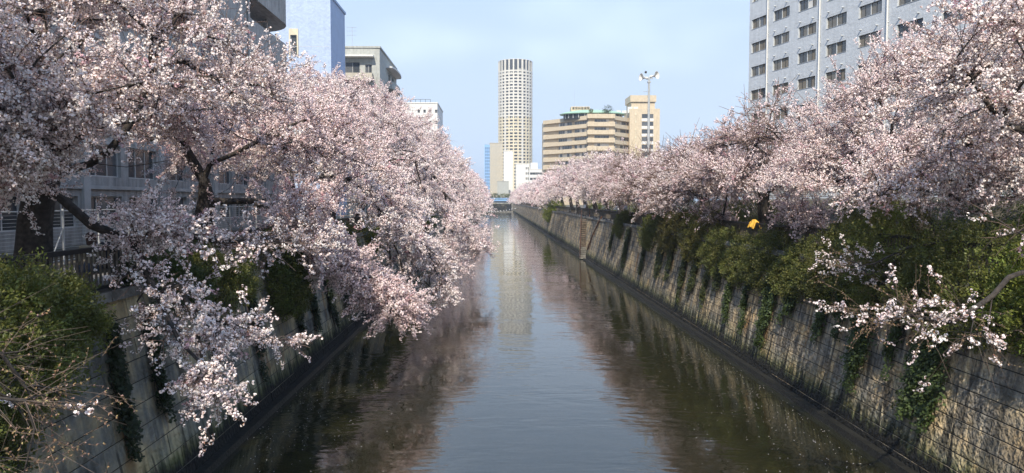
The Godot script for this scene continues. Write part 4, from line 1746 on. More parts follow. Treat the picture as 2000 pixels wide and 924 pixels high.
# pose: "stand", "lean" (forearms on a rail in front), "sit"; the figure faces +z
func person(label: String, pose: String, at: Vector3, turn: float, tones: Array, hair_long: bool, cap: Color, group: String) -> void:
	var t := thing("person", label, "person", at, turn, group)
	var dy := -0.44 if pose == "sit" else 0.0
	var tilt := 0.16 if pose == "lean" else (0.04 if pose == "sit" else 0.0)
	var chest := Vector3(0, 1.22 + dy, tilt * 0.6)
	var neck := Vector3(0, 1.40 + dy, tilt)
	var head := Vector3(0, 1.53 + dy, tilt + 0.02)
	var pelvis := Vector3(0, 0.93 + dy, 0)
	var bones := [
		[pelvis + Vector3(-0.06, 0, 0), pelvis + Vector3(0.06, 0, 0), 0.125, 0.125, 2],
		[pelvis + Vector3(0, 0.06, 0), chest, 0.13, 0.135, 1],
		[chest + Vector3(-0.09, 0.03, 0), chest + Vector3(0.09, 0.03, 0), 0.12, 0.12, 1],
		[chest + Vector3(-0.15, 0.13, 0), chest + Vector3(0.15, 0.13, 0), 0.06, 0.06, 1],
		[chest + Vector3(0, 0.14, 0), neck, 0.07, 0.055, 1],
		[neck, head, 0.052, 0.05, 0],
	]
	var hands := []
	for s in [-1.0, 1.0]:
		var hip := pelvis + Vector3(0.085 * s, -0.04, 0)
		var knee := Vector3(0.1 * s, 0.48, 0.03)
		var ankle := Vector3(0.1 * s, 0.09, -0.01)
		if pose == "sit":
			knee = Vector3(0.11 * s, 0.48, 0.42)
			ankle = Vector3(0.11 * s, 0.09, 0.40)
		bones.append_array([[hip, knee, 0.095, 0.062, 2], [knee, ankle, 0.062, 0.042, 2], [ankle + Vector3(0, -0.04, -0.02), ankle + Vector3(0.015 * s, -0.05, 0.15), 0.04, 0.032, 3]])
		var sh := chest + Vector3(0.185 * s, 0.12, 0)
		var el := sh + Vector3(0.06 * s, -0.28, -0.02)
		var wr := el + Vector3(-0.02 * s, -0.22, 0.08)
		if pose == "lean":
			el = sh + Vector3(0.06 * s, -0.24, 0.10)
			wr = el + Vector3(-0.10 * s, 0.0, 0.22)
		elif pose == "sit":
			el = sh + Vector3(0.05 * s, -0.26, 0.06)
			wr = el + Vector3(-0.08 * s, -0.08, 0.21)
		bones.append_array([[sh, el, 0.058, 0.046, 1], [el, wr, 0.046, 0.034, 1]])
		var hd := (wr - el).normalized()
		var sd := hd.cross(Vector3(s, 0.2, 0.3)).normalized()
		var pl := hd.cross(sd)
		hands.append_array([[wr, wr + hd * 0.075 + sd * 0.018, 0.026, 0.02, 0], [wr, wr + hd * 0.075 - sd * 0.018, 0.026, 0.02, 0]])
		for q in 4:
			var r0 := wr + hd * 0.08 + sd * (0.027 - 0.018 * q)
			var l: float = [0.062, 0.075, 0.07, 0.055][q]
			var m := r0 + hd * l * 0.55 + pl * 0.006
			hands.append_array([[r0, m, 0.0095, 0.009, 0], [m, m + hd * l * 0.38 + pl * 0.018, 0.009, 0.0075, 0]])
		hands.append([wr + hd * 0.03 + sd * 0.025, wr + hd * 0.07 + sd * 0.058 + pl * 0.015, 0.012, 0.009, 0])
	var o := gc()
	field_mesh(o, bones, 0.024, 0.05, tones)
	field_mesh(o, [
		[head + Vector3(0, 0.035, -0.012), head + Vector3(0, 0.03, 0.012), 0.088, 0.086, 0],
		[head + Vector3(0, -0.01, 0.03), head + Vector3(0, -0.085, 0.055), 0.066, 0.036, 0],
		[head + Vector3(0, 0.0, 0.098), head + Vector3(0, -0.035, 0.118), 0.009, 0.014, 0],
		[head + Vector3(-0.022, -0.068, 0.092), head + Vector3(0.022, -0.068, 0.092), 0.008, 0.008, 5],
		[head + Vector3(-0.034, 0.005, 0.088), head + Vector3(-0.026, 0.005, 0.09), 0.010, 0.010, 4],
		[head + Vector3(0.026, 0.005, 0.09), head + Vector3(0.034, 0.005, 0.088), 0.010, 0.010, 4],
		[head + Vector3(-0.084, 0.0, 0.0), head + Vector3(-0.09, -0.03, 0.0), 0.014, 0.01, 0],
		[head + Vector3(0.084, 0.0, 0.0), head + Vector3(0.09, -0.03, 0.0), 0.014, 0.01, 0],
		[neck + Vector3(0, 0.03, 0), head, 0.05, 0.05, 0]], 0.011, 0.014, tones)
	field_mesh(o, hands, 0.009, 0.007, tones)
	put("body", o.mesh(), M["people"], t)
	var h := gc()
	var hb := [[head + Vector3(0, 0.05, -0.03), head + Vector3(0, 0.052, 0.005), 0.094, 0.092, 0], [head + Vector3(0, 0.0, -0.05), head + Vector3(0, -0.06, -0.045), 0.075, 0.06, 0]]
	if hair_long:
		hb.append([head + Vector3(-0.05, -0.02, -0.045), head + Vector3(-0.06, -0.22, -0.05), 0.055, 0.04, 0])
		hb.append([head + Vector3(0.05, -0.02, -0.045), head + Vector3(0.06, -0.22, -0.05), 0.055, 0.04, 0])
	field_mesh(h, hb, 0.014, 0.03, [tones[4]])
	put("hair", h.mesh(), M["people"], t)
	if cap.a > 0.0:
		var c := gc()
		c.col = cap
		c.xf = Transform3D(Basis(), head + Vector3(0, 0.07, -0.012))
		c.lathe([Vector2(0.108, -0.01), Vector2(0.106, 0.03), Vector2(0.085, 0.075), Vector2(0.045, 0.095), Vector2(0, 0.1)], 14)
		c.xf = Transform3D(Basis(), head + Vector3(0, 0.063, 0.05))
		c.lathe([Vector2(0, 0.012), Vector2(0.11, 0.006), Vector2(0.11, -0.006), Vector2(0, -0.003)], 14)
		put("cap", c.mesh(), M["people"], t)

func build_people() -> void:
	rng.seed = 60
	var skin := Color(0.50, 0.33, 0.24)
	var black := Color(0.02, 0.018, 0.017)
	var lip := Color(0.40, 0.18, 0.15)
	var jeans := Color(0.07, 0.09, 0.14)
	var none := Color(0, 0, 0, 0)
	var gl := "people resting on the left bank"
	var gr := "people looking over the right fence"
	person("person with long brown hair and a beige jacket sitting behind the left fence", "sit", Vector3(-8.62, GROUND, -15.35), PI + 0.9, [skin, Color(0.30, 0.26, 0.19), jeans, black, Color(0.055, 0.028, 0.02), lip], true, none, gl)
	person("person in dark clothes with a pale cap sitting beside the brown-haired person", "sit", Vector3(-8.68, GROUND, -16.1), PI - 0.2, [skin, Color(0.03, 0.035, 0.05), black, black, black, lip], false, Color(0.6, 0.62, 0.62), gl)
	var bench := thing("park_bench", "low wooden bench behind the left fence under the seated pair", "bench", Vector3(-8.65, GROUND, -15.7))
	for k in 3:
		put("seat_board", boxm(Vector3(0.13, 0.04, 1.9)), M["fence_wood"], bench, Vector3(-0.15 + 0.15 * k, 0.37, 0))
	for z in [-0.75, 0.75]:
		put("leg", boxm(Vector3(0.38, 0.35, 0.08)), M["coping_concrete"], bench, Vector3(0, 0.175, z))
	person("person in a white shirt with a dark cap at the top of the stone steps", "stand", Vector3(11.25, GROUND, -90.0), -1.9, [skin, Color(0.75, 0.75, 0.75), jeans, black, black, lip], false, Color(0.05, 0.06, 0.10), gr)
	person("person with a cream hat and cream top leaning on the right fence", "lean", Vector3(11.35, GROUND, -73.5), -PI / 2, [skin, Color(0.62, 0.53, 0.36), jeans, black, black, lip], false, Color(0.66, 0.57, 0.38), gr)
	person("person all in white with a white hat leaning on the right fence", "lean", Vector3(11.35, GROUND, -66.0), -PI / 2 - 0.4, [skin, Color(0.76, 0.76, 0.76), Color(0.3, 0.3, 0.32), black, black, lip], true, Color(0.8, 0.8, 0.8), gr)
	person("person in a white top and beige hood beside the person all in white", "stand", Vector3(11.45, GROUND, -62.8), -PI / 2 + 0.5, [skin, Color(0.72, 0.72, 0.74), Color(0.2, 0.17, 0.13), black, Color(0.40, 0.28, 0.16), lip], true, none, gr)
	person("person in a black coat over a pale shirt standing by the right fence", "stand", Vector3(11.5, GROUND, -50.0), -PI / 2, [skin, Color(0.025, 0.026, 0.035), black, black, black, lip], false, none, gr)
	person("person in a grey-blue jacket walking on the right path past the loudspeaker pole", "stand", Vector3(12.2, GROUND, -56.0), 0.2, [skin, Color(0.28, 0.32, 0.38), jeans, black, black, lip], false, none, gr)
	# people on the far bridge
	for k in 5:
		person(["person in a dark coat on the far bridge", "person in a red jacket on the far bridge", "person in a white shirt on the far bridge", "person in a brown coat on the far bridge", "person in a navy jacket on the far bridge"][k], "stand",
			Vector3(2.0 + 1.9 * k, 6.55, -402.0), rnd(0, TAU), [skin, [Color(0.03, 0.03, 0.04), Color(0.35, 0.04, 0.04), Color(0.7, 0.7, 0.7), Color(0.14, 0.08, 0.05), Color(0.03, 0.05, 0.13)][k], jeans, black, black, lip], k == 2, none, "people on the far bridge")
	# white birds on the line across the river
	var line := thing("river_line", "dark line slung low across the river before the far bridge", "rope")
	var lg := g()
	var pts := []
	var rr := []
	for k in 13:
		var f := k / 12.0
		pts.append(Vector3(lerpf(LEFT - 0.3, RIGHT + 0.3, f), 1.6 + 1.5 * f - 1.7 * f * (1 - f) * 2.0, -300.0))
		rr.append(0.05)
	lg.tube(pts, rr, 5)
	put("line_rope", lg.mesh(), M["rail_dark"], line)
	var bm := gc()
	field_mesh(bm, [[Vector3(0, 0.1, -0.06), Vector3(0, 0.13, 0.12), 0.07, 0.06, 0], [Vector3(0, 0.15, 0.14), Vector3(0, 0.22, 0.18), 0.045, 0.045, 0], [Vector3(0, 0.215, 0.21), Vector3(0, 0.205, 0.27), 0.014, 0.006, 1], [Vector3(0, 0.1, -0.08), Vector3(0, 0.08, -0.26), 0.05, 0.015, 2], [Vector3(0.05, 0.13, 0.06), Vector3(0.03, 0.11, -0.2), 0.035, 0.015, 2], [Vector3(-0.05, 0.13, 0.06), Vector3(-0.03, 0.11, -0.2), 0.035, 0.015, 2]], 0.018, 0.03, [Color(0.8, 0.8, 0.8), Color(0.5, 0.2, 0.08), Color(0.5, 0.52, 0.55)])
	for s in [-0.025, 0.025]:
		bm.col = Color(0.5, 0.2, 0.08)
		bm.bar(Vector3(s, 0.06, 0.02), Vector3(s, 0.0, 0.02), 0.007, 4)
	var bmesh := bm.mesh()
	for k in 11:
		var f := 0.18 + 0.072 * k
		var b := put("white_bird", bmesh, M["people"], self, Vector3(lerpf(LEFT - 0.3, RIGHT + 0.3, f), 1.64 + 1.5 * f - 1.7 * f * (1 - f) * 2.0, -300.0))
		b.rotation.y = rnd(0, TAU)
		b.scale = Vector3.ONE * 1.9
		tag(b, "white bird perched on the line across the river, %s from its left end" % ["first", "second", "third", "fourth", "fifth", "sixth", "seventh", "eighth", "ninth", "tenth", "eleventh"][k], "bird", "white birds on the line")

# ---------------------------------------------------------------- smaller things
func build_objects() -> void:
	rng.seed = 70
	slat_fence(-1.0)
	slat_fence(1.0)
	river_stairs()
	# wire fence in front of the grey hall
	var wf := thing("wire_fence", "grey wire mesh fence with pale steel posts before the dark grey hall", "fence", Vector3(-12.9, GROUND, 0))
	var post := g()
	post.bar(Vector3(0, -0.05, 0), Vector3(0, 1.66, 0), 0.032, 8)
	var pm := post.mesh()
	for k in 30:
		put("post", pm, M["white_steel"], wf, Vector3(0, 0, -12.0 - 1.9 * k))
	var rails := g()
	for y in [0.12, 1.6]:
		rails.bar(Vector3(0, y, -10), Vector3(0, y, -68), 0.022, 6)
	put("rail", rails.mesh(), M["white_steel"], wf)
	var wires := g()
	for k in 14:
		wires.bar(Vector3(0, 0.2 + 0.1 * k, -10), Vector3(0, 0.2 + 0.1 * k, -68), 0.005, 4)
	put("mesh_wires", wires.mesh(), M["galvanised"], wf, Vector3.ZERO, "stuff")
	for k in 6:
		var br := g()
		br.bar(Vector3(0, 1.1, -21.5 - 9.5 * k), Vector3(0.0, 0.05, -20.8 - 9.5 * k), 0.02, 6)
		put("brace", br.mesh(), M["white_steel"], wf)
	# loudspeakers on a pole
	var lp := thing("loudspeaker_pole", "tall galvanised pole with two white horn loudspeakers above the right cherries", "pole", Vector3(13.05, GROUND, -61))
	var po := g()
	po.tube([Vector3(0, 0, 0), Vector3(0, 5, 0), Vector3(0, 12.4, 0)], [0.15, 0.125, 0.085], 10)
	put("pole_shaft", po.mesh(), M["galvanised"], lp)
	var br2 := g()
	br2.bar(Vector3(-0.35, 12.3, 0), Vector3(0.35, 12.3, 0), 0.035)
	br2.bar(Vector3(-0.5, 11.2, 0.0), Vector3(0, 11.2, 0.0), 0.02)
	br2.box(Vector3(0, 12.0, 0), Vector3(0.26, 0.12, 0.26))
	put("bracket", br2.mesh(), M["galvanised"], lp)
	for s in [-1.0, 1.0]:
		var hn := g()
		hn.xf = Transform3D(Basis.from_euler(Vector3(PI / 2 - 0.1, s * (1.25 if s < 0 else 0.75) , 0)), Vector3(0.42 * s, 12.45 + 0.08 * s, 0))
		hn.lathe([Vector2(0.0, -0.42), Vector2(0.10, -0.42), Vector2(0.11, -0.2), Vector2(0.06, -0.16), Vector2(0.10, 0.0), Vector2(0.19, 0.16), Vector2(0.33, 0.30), Vector2(0.34, 0.32), Vector2(0.31, 0.32), Vector2(0.17, 0.15), Vector2(0.05, 0.0), Vector2(0.0, 0.0)], 18)
		put("horn", hn.mesh(), M["white_paint"], lp)
	var cam := g()
	cam.lathe([Vector2(0, 0), Vector2(0.09, 0.02), Vector2(0.1, 0.14), Vector2(0.06, 0.2), Vector2(0, 0.21)], 10)
	put("junction_box", cam.mesh(), M["frame_dark"], lp, Vector3(-0.3, 12.72, 0.05))
	# yellow jacket over the rail
	var yc := thing("yellow_jacket", "bright yellow jacket slung in folds over the right fence rail", "jacket", Vector3(10.9, GROUND + 0.99, -29.8))
	var yo := g()
	var nu := 26
	var nv := 12
	var gridp := []
	for u in nu + 1:
		for w in nv + 1:
			var fu := float(u) / nu * 2.0 - 1.0
			var fv := float(w) / nv * 2.0 - 1.0
			var drop := -0.30 * pow(absf(fv), 1.6) - 0.09 * fu * fu
			var fold := 0.035 * sin(u * 1.9 + fv * 2.0) * (0.3 + absf(fv))
			gridp.append(Vector3(fv * 0.24 * (1.0 - 0.35 * absf(fv)) + fold * signf(fv), 0.12 + drop + 0.02 * sin(u * 1.1), fu * 0.29 * (1.0 + 0.12 * absf(fv))))
	for u in nu:
		for w in nv:
			var i := u * (nv + 1) + w
			yo.quad(gridp[i], gridp[i + nv + 1], gridp[i + nv + 2], gridp[i + 1])
	put("cloth", yo.mesh(), mat("yellow_cloth", lin(0.66, 0.38, 0.05), 0.8), yc)
	# far bridge
	var fb := thing("far_bridge", "flat road bridge with pale blue railings crossing the far end of the river", "bridge", Vector3(0, 1.5, -405))
	var dk := g()
	dk.span(Vector3(LEFT - 4, 4.55, -4), Vector3(RIGHT + 5, 5.05, 4))
	put("deck", dk.mesh(), M["bridge_blue"], fb)
	var gd := g()
	for z in [-3.4, 0.0, 3.4]:
		gd.span(Vector3(LEFT - 2, 3.5, z - 0.25), Vector3(RIGHT + 2, 4.54, z + 0.25))
	put("girder", gd.mesh(), M["bridge_girder"], fb)
	for z in [-3.9, 3.9]:
		var rl := g()
		rl.span(Vector3(LEFT - 4, 6.1, z - 0.06), Vector3(RIGHT + 5, 6.25, z + 0.06))
		rl.span(Vector3(LEFT - 4, 5.3, z - 0.04), Vector3(RIGHT + 5, 5.4, z + 0.04))
		put("railing", rl.mesh(), M["bridge_blue"], fb)
		for k in 48:
			put("baluster", boxm(Vector3(0.2, 0.7, 0.05)), M["bridge_blue"], fb, Vector3(LEFT - 3.7 + 0.52 * k, 5.75, z))
	for x in [LEFT + 0.2, RIGHT - 0.2]:
		var ab := g()
		ab.box(Vector3(x, 0.7, 0), Vector3(1.2, 5.6, 8.4))
		put("abutment", ab.mesh(), M["coping_concrete"], fb)
	# the sill that crosses the river under the line
	var sl := g()
	sl.span(Vector3(LEFT, -1.2, -398), Vector3(RIGHT, 0.55, -392))
	struct("river_sill", sl.mesh(), M["coping_concrete"])
	# bank behind the right path, with a railing on top
	var em := g()
	var prof := [Vector2(14.6, GROUND + 0.01), Vector2(17.2, 6.2), Vector2(27.5, 6.4), Vector2(27.5, GROUND)]
	for k in 3:
		var a: Vector2 = prof[k]
		var b: Vector2 = prof[k + 1]
		em.quad(Vector3(a.x, a.y, 10), Vector3(b.x, b.y, 10), Vector3(b.x, b.y, -60), Vector3(a.x, a.y, -60))
	em.quad(Vector3(14.6, GROUND, -60), Vector3(27.5, GROUND, -60), Vector3(27.5, 6.4, -60), Vector3(17.2, 6.2, -60))
	struct("bank", em.mesh(), M["ground_earth"])
	var pf := thing("grey_railing", "grey upright-bar railing on the bank behind the right cherries", "railing", Vector3(17.4, 6.22, 0))
	var pr := g()
	pr.box(Vector3(0, 1.25, -27), Vector3(0.06, 0.06, 40))
	pr.box(Vector3(0, 0.2, -27), Vector3(0.05, 0.05, 40))
	put("rail", pr.mesh(), M["galvanised"], pf)
	var pale := boxm(Vector3(0.03, 1.0, 0.05))
	for k in 200:
		put("bar", pale, M["galvanised"], pf, Vector3(0, 0.72, -8.0 - 0.19 * k))

func build_green() -> void:
	rng.seed = 80
	var lime := Color(0.200, 0.235, 0.050)
	var olive := Color(0.165, 0.180, 0.052)
	var dark := Color(0.080, 0.108, 0.034)
	var gl := "evergreen bushes along the left wall top"
	var gr := "evergreen bushes along the right wall top"
	bush("bush", "large bright green bush bulging over the left wall nearest the camera", "bush", Vector3(-7.7, 4.4, -10.9), [[Vector3(0.15, 0.1, 0.2), Vector3(1.0, 0.75, 1.7)], [Vector3(0.55, -0.7, 0.6), Vector3(0.75, 0.8, 1.5)], [Vector3(0.3, -0.2, -1.0), Vector3(0.75, 0.65, 0.85)], [Vector3(0.6, -1.5, 1.2), Vector3(0.5, 0.8, 1.0)]], 6400, 1.0, Color(0.15, 0.17, 0.045), gl)
	bush("bush", "dark leafy bush beside the bare stretch of the left slatted fence", "bush", Vector3(-7.7, 4.5, -16.3), [[Vector3(0, 0, 0), Vector3(0.6, 0.55, 1.1)], [Vector3(0.35, -0.4, -0.8), Vector3(0.5, 0.5, 1.0)]], 1500, 1.0, dark, gl)
	bush("bush", "green bush behind the hanging blossom spray on the left wall", "bush", Vector3(-7.6, 4.5, -19.6), [[Vector3(0, 0, 0), Vector3(0.8, 0.65, 1.5)], [Vector3(0.4, -0.6, 0.2), Vector3(0.55, 0.6, 1.2)]], 2300, 1.05, olive, gl)
	bush("bush", "rounded moss green bush spilling over the left wall below the second cherry", "bush", Vector3(-7.4, 4.4, -24.2), [[Vector3(0, 0.1, 0), Vector3(0.9, 0.75, 1.7)], [Vector3(0.45, -0.8, 0.2), Vector3(0.65, 0.9, 1.4)], [Vector3(0.6, -1.5, 0.4), Vector3(0.5, 0.6, 0.9)]], 3600, 1.1, Color(0.125, 0.155, 0.04), gl)
	var names := ["third", "fourth", "fifth", "sixth", "seventh", "eighth"]
	for k in 6:
		bush("bush", "green bush on the left wall beneath the %s cherry of the row" % names[k], "bush", Vector3(-7.4, 4.4, -33.0 - 9.0 * k), [[Vector3(0, 0.1, 0), Vector3(0.8, 0.7, 1.8)], [Vector3(0.4, -0.6, rnd(-0.6, 0.6)), Vector3(0.5, 0.6, 1.2)]], 1200, 1.3, olive, gl)
	# right: a nearly unbroken line of bushes over the wall
	var rl := [
		["yellow-green bush at the near end of the right wall top", -12.6, lime, 1.0, 0.1], ["dense mid green bush under the low bare cherry boughs on the right wall", -15.4, olive, 1.15, 0.0],
		["broad olive bush behind the drooping budding bough on the right wall", -18.4, olive, 1.2, 0.1], ["spreading olive bush just nearer than the bare piece of right fence", -21.2, Color(0.145, 0.155, 0.044), 1.0, -0.15],
		["olive bush just beyond the bare piece of right fence, ivy below it", -26.5, Color(0.125, 0.138, 0.04), 0.95, -0.4], ["bush below and beyond the yellow jacket on the right fence", -32.2, olive, 0.85, -0.45],
		["yellow-tinged bush over the pale lit stone stripe of the right wall", -35.6, Color(0.16, 0.155, 0.042), 1.1, 0.0], ["brownish green bush right of the loudspeaker pole on the wall top", -40.8, Color(0.14, 0.13, 0.045), 1.0, 0.0],
		["low sprawling bush at the foot of the bare piece of right fence", -23.8, olive, 0.7, -0.55], ["low bush spilling over the wall beneath the yellow jacket", -29.4, olive, 0.75, -0.6], ["bush filling the wall top between the ivy falls farther on", -46.0, olive, 1.0, -0.1], ["small green bush on the right fence near the white-clad people", -57.5, olive, 0.8, 0.0]]
	for q in rl:
		var s: float = q[3]
		bush("bush", q[0], "bush", Vector3(10.55, 4.45 + q[4], q[1]), [[Vector3(0, 0.2, 0), Vector3(0.95, 0.85, 1.7) * s], [Vector3(-0.45, -0.6, 0.3), Vector3(0.6, 0.8, 1.3) * s], [Vector3(-0.5, -0.4, -0.8), Vector3(0.55, 0.75, 0.9) * s]], 3000, 1.1, q[2], gr)
	bush("bush", "round bright green bush on the right wall beyond the stone steps", "bush", Vector3(10.6, 4.6, -131), [[Vector3(0, 0.4, 0), Vector3(1.9, 1.7, 2.6)], [Vector3(-0.7, -0.9, 0), Vector3(1.2, 1.4, 2.0)]], 1700, 2.2, lime, gr)
	var sh := [[14.4, -17.5, 1.1, lime, "pale green shrub on the bank behind the right path, nearest"], [15.2, -21.5, 1.3, dark, "dark green shrub on the bank between two cherry trunks"], [14.2, -25.5, 1.0, lime, "bright green low shrub at the back of the right path"], [15.6, -29.5, 1.4, olive, "tall olive shrub on the bank below the grey railing"], [14.4, -35.0, 1.0, dark, "dark shrub behind the yellow jacket"],
		[14.8, -41.0, 1.2, olive, "olive shrub at the back of the right path beyond the yellow jacket"], [14.2, -47.0, 1.1, lime, "bright shrub near the person in the black coat"], [14.8, -56.0, 1.2, Color(0.12, 0.15, 0.03), "yellow-green shrub behind the loudspeaker pole"], [14.5, -68.0, 1.3, olive, "olive shrub behind the people at the right fence"], [14.4, -82.0, 1.6, lime, "bright green shrub behind the top of the stone steps"], [14.2, -98.0, 1.6, lime, "yellow-green shrub well beyond the stone steps"],
		[14.0, -13.5, 1.2, olive, "olive shrub beside the path under the nearest right cherry"]]
	for q in sh:
		var s: float = q[2]
		bush("shrub", q[4], "shrub", Vector3(q[0], GROUND + 0.5 * s, q[1]), [[Vector3(0, 0.35 * s, 0), Vector3(1.1, 0.9, 1.5) * s], [Vector3(-0.6, 0.05, 0.5), Vector3(0.7, 0.6, 0.9) * s]], 1500 if q[1] > -50 else 900, 1.0 if q[1] > -50 else 1.5, q[3], "shrubs behind the right path")
	bush("shrub", "dark red-leaved shrub on the bank behind the right cherries", "shrub", Vector3(16.4, 6.2, -30.5), [[Vector3(0, 0.5, 0), Vector3(0.9, 0.8, 1.1)]], 1000, 0.9, Color(0.11, 0.022, 0.02), "shrubs behind the right path")
	bush("roof_shrub", "leafy roof garden shrub on the tan hospital, the larger one", "shrub", Vector3(48.9, 44.6, -311.6), [[Vector3(0, 1.5, 0), Vector3(2.0, 1.5, 0.9)], [Vector3(-1.2, 0.6, 0), Vector3(1.2, 0.8, 0.7)]], 260, 3.0, dark, "roof garden shrubs")
	bush("roof_shrub", "yellowish roof garden shrub at the left of the hospital's middle bay", "shrub", Vector3(41.4, 44.4, -311.6), [[Vector3(0, 0.8, 0), Vector3(0.8, 1.0, 0.8)]], 130, 2.8, olive, "roof garden shrubs")
	for k in 4:
		bush("tree", ["dark green tree behind the left end of the far bridge", "dark green tree behind the middle of the far bridge", "rounded green tree behind the right end of the far bridge", "light green tree between the beige slab and the far bridge"][k], "tree", Vector3(-5.0 + 4.6 * k, GROUND + 1.0, -424.0 - 2.0 * (k % 2)), [[Vector3(0, 2.6, 0), Vector3(3.2, 2.6, 2.2)], [Vector3(1.2, 1.2, 0.5), Vector3(2.2, 1.8, 1.6)]], 500, 4.5, [dark, dark, olive, olive][k], "trees behind the far bridge")
	# ivy
	var g1 := "ivy on the right wall"
	for q in [["wide ivy fall with pale young leaves near the camera on the right wall", 15.7, 1.0, 3.7, 0.75, 900], ["ivy fall in two strands right of the white lime streak", 18.9, 0.85, 4.0, 1.0, 760], ["slim ivy strand between two lit stone panels", 21.2, 0.35, 3.6, 1.6, 190], ["dense long ivy fall beneath the bare piece of right fence", 25.2, 0.75, 4.1, 0.9, 720], ["thin ivy strand left of the dense long fall", 27.4, 0.4, 3.9, 1.0, 280], ["ivy strand reaching almost to the water below the yellow jacket", 29.3, 0.5, 4.0, 0.9, 380], ["sparse ivy strand beside the pale lit stone stripe", 32.9, 0.45, 3.4, 1.0, 240], ["ivy strand on the right wall below the yellow-tinged bush", 37.0, 0.6, 4.0, 0.8, 380], ["brown-stemmed creeper patch on the right wall", 42.5, 1.2, 4.0, 1.4, 420], ["green ivy fall on the right wall near the loudspeaker pole", 53.5, 1.2, 4.2, 0.7, 620], ["farthest ivy fall on the right wall before the stone steps", 60.5, 0.8, 4.0, 1.5, 240], ["short ivy tuft high on the right wall", 17.2, 0.3, 3.2, 1.8, 110], ["ragged ivy strand hanging from the broad olive bush", 20.1, 0.35, 3.8, 2.2, 190], ["trailing ivy right beside the dense long fall", 23.6, 0.5, 4.0, 1.9, 300], ["short ivy strand just beyond the jacket on the fence", 31.2, 0.4, 4.0, 2.0, 220], ["ragged ivy strand beyond the pale lit stone stripe", 34.9, 0.45, 4.0, 1.5, 260], ["ivy trailing below the brownish green bush", 40.0, 0.6, 4.1, 1.6, 320], ["ivy strand midway between the pole and the brownish green bush", 47.0, 0.7, 4.1, 1.2, 340]]:
		ivy(q[0], 1.0, q[1], q[2], q[3], q[4], q[5], Color(0.08, 0.115, 0.032) if q[1] < 30 else Color(0.09, 0.105, 0.034), g1)
	var g2 := "ivy on the left wall"
	var lv := [[9.6, 1.2, 500, "mass of dark ivy at the near end of the left wall"], [13.6, 0.3, 330, "straight dark ivy strand, first from the camera on the left wall"], [15.1, 0.26, 260, "narrow dark ivy strand, second on the left wall"], [18.2, 0.3, 190, "short ivy strand behind the hanging blossom spray"], [21.2, 0.28, 240, "ivy strand ending in a tuft above the pale footing"], [25.6, 0.4, 300, "ivy strand below the rounded moss green bush"], [27.6, 0.45, 360, "green ivy strand left of two broad ivy bands"], [30.2, 0.5, 360, "broad ivy band on the left wall, the nearer of two"], [33.2, 0.6, 420, "broad ivy band on the left wall, the farther of two"], [38.0, 0.7, 380, "ivy under the dipping blossom of the third cherry"], [47.0, 0.8, 380, "ivy far along the left wall"]]
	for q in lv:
		ivy(q[3], -1.0, q[0], q[1], 4.0, 0.7 if q[0] != 18.2 else 1.8, q[2], Color(0.035, 0.055, 0.02), g2)

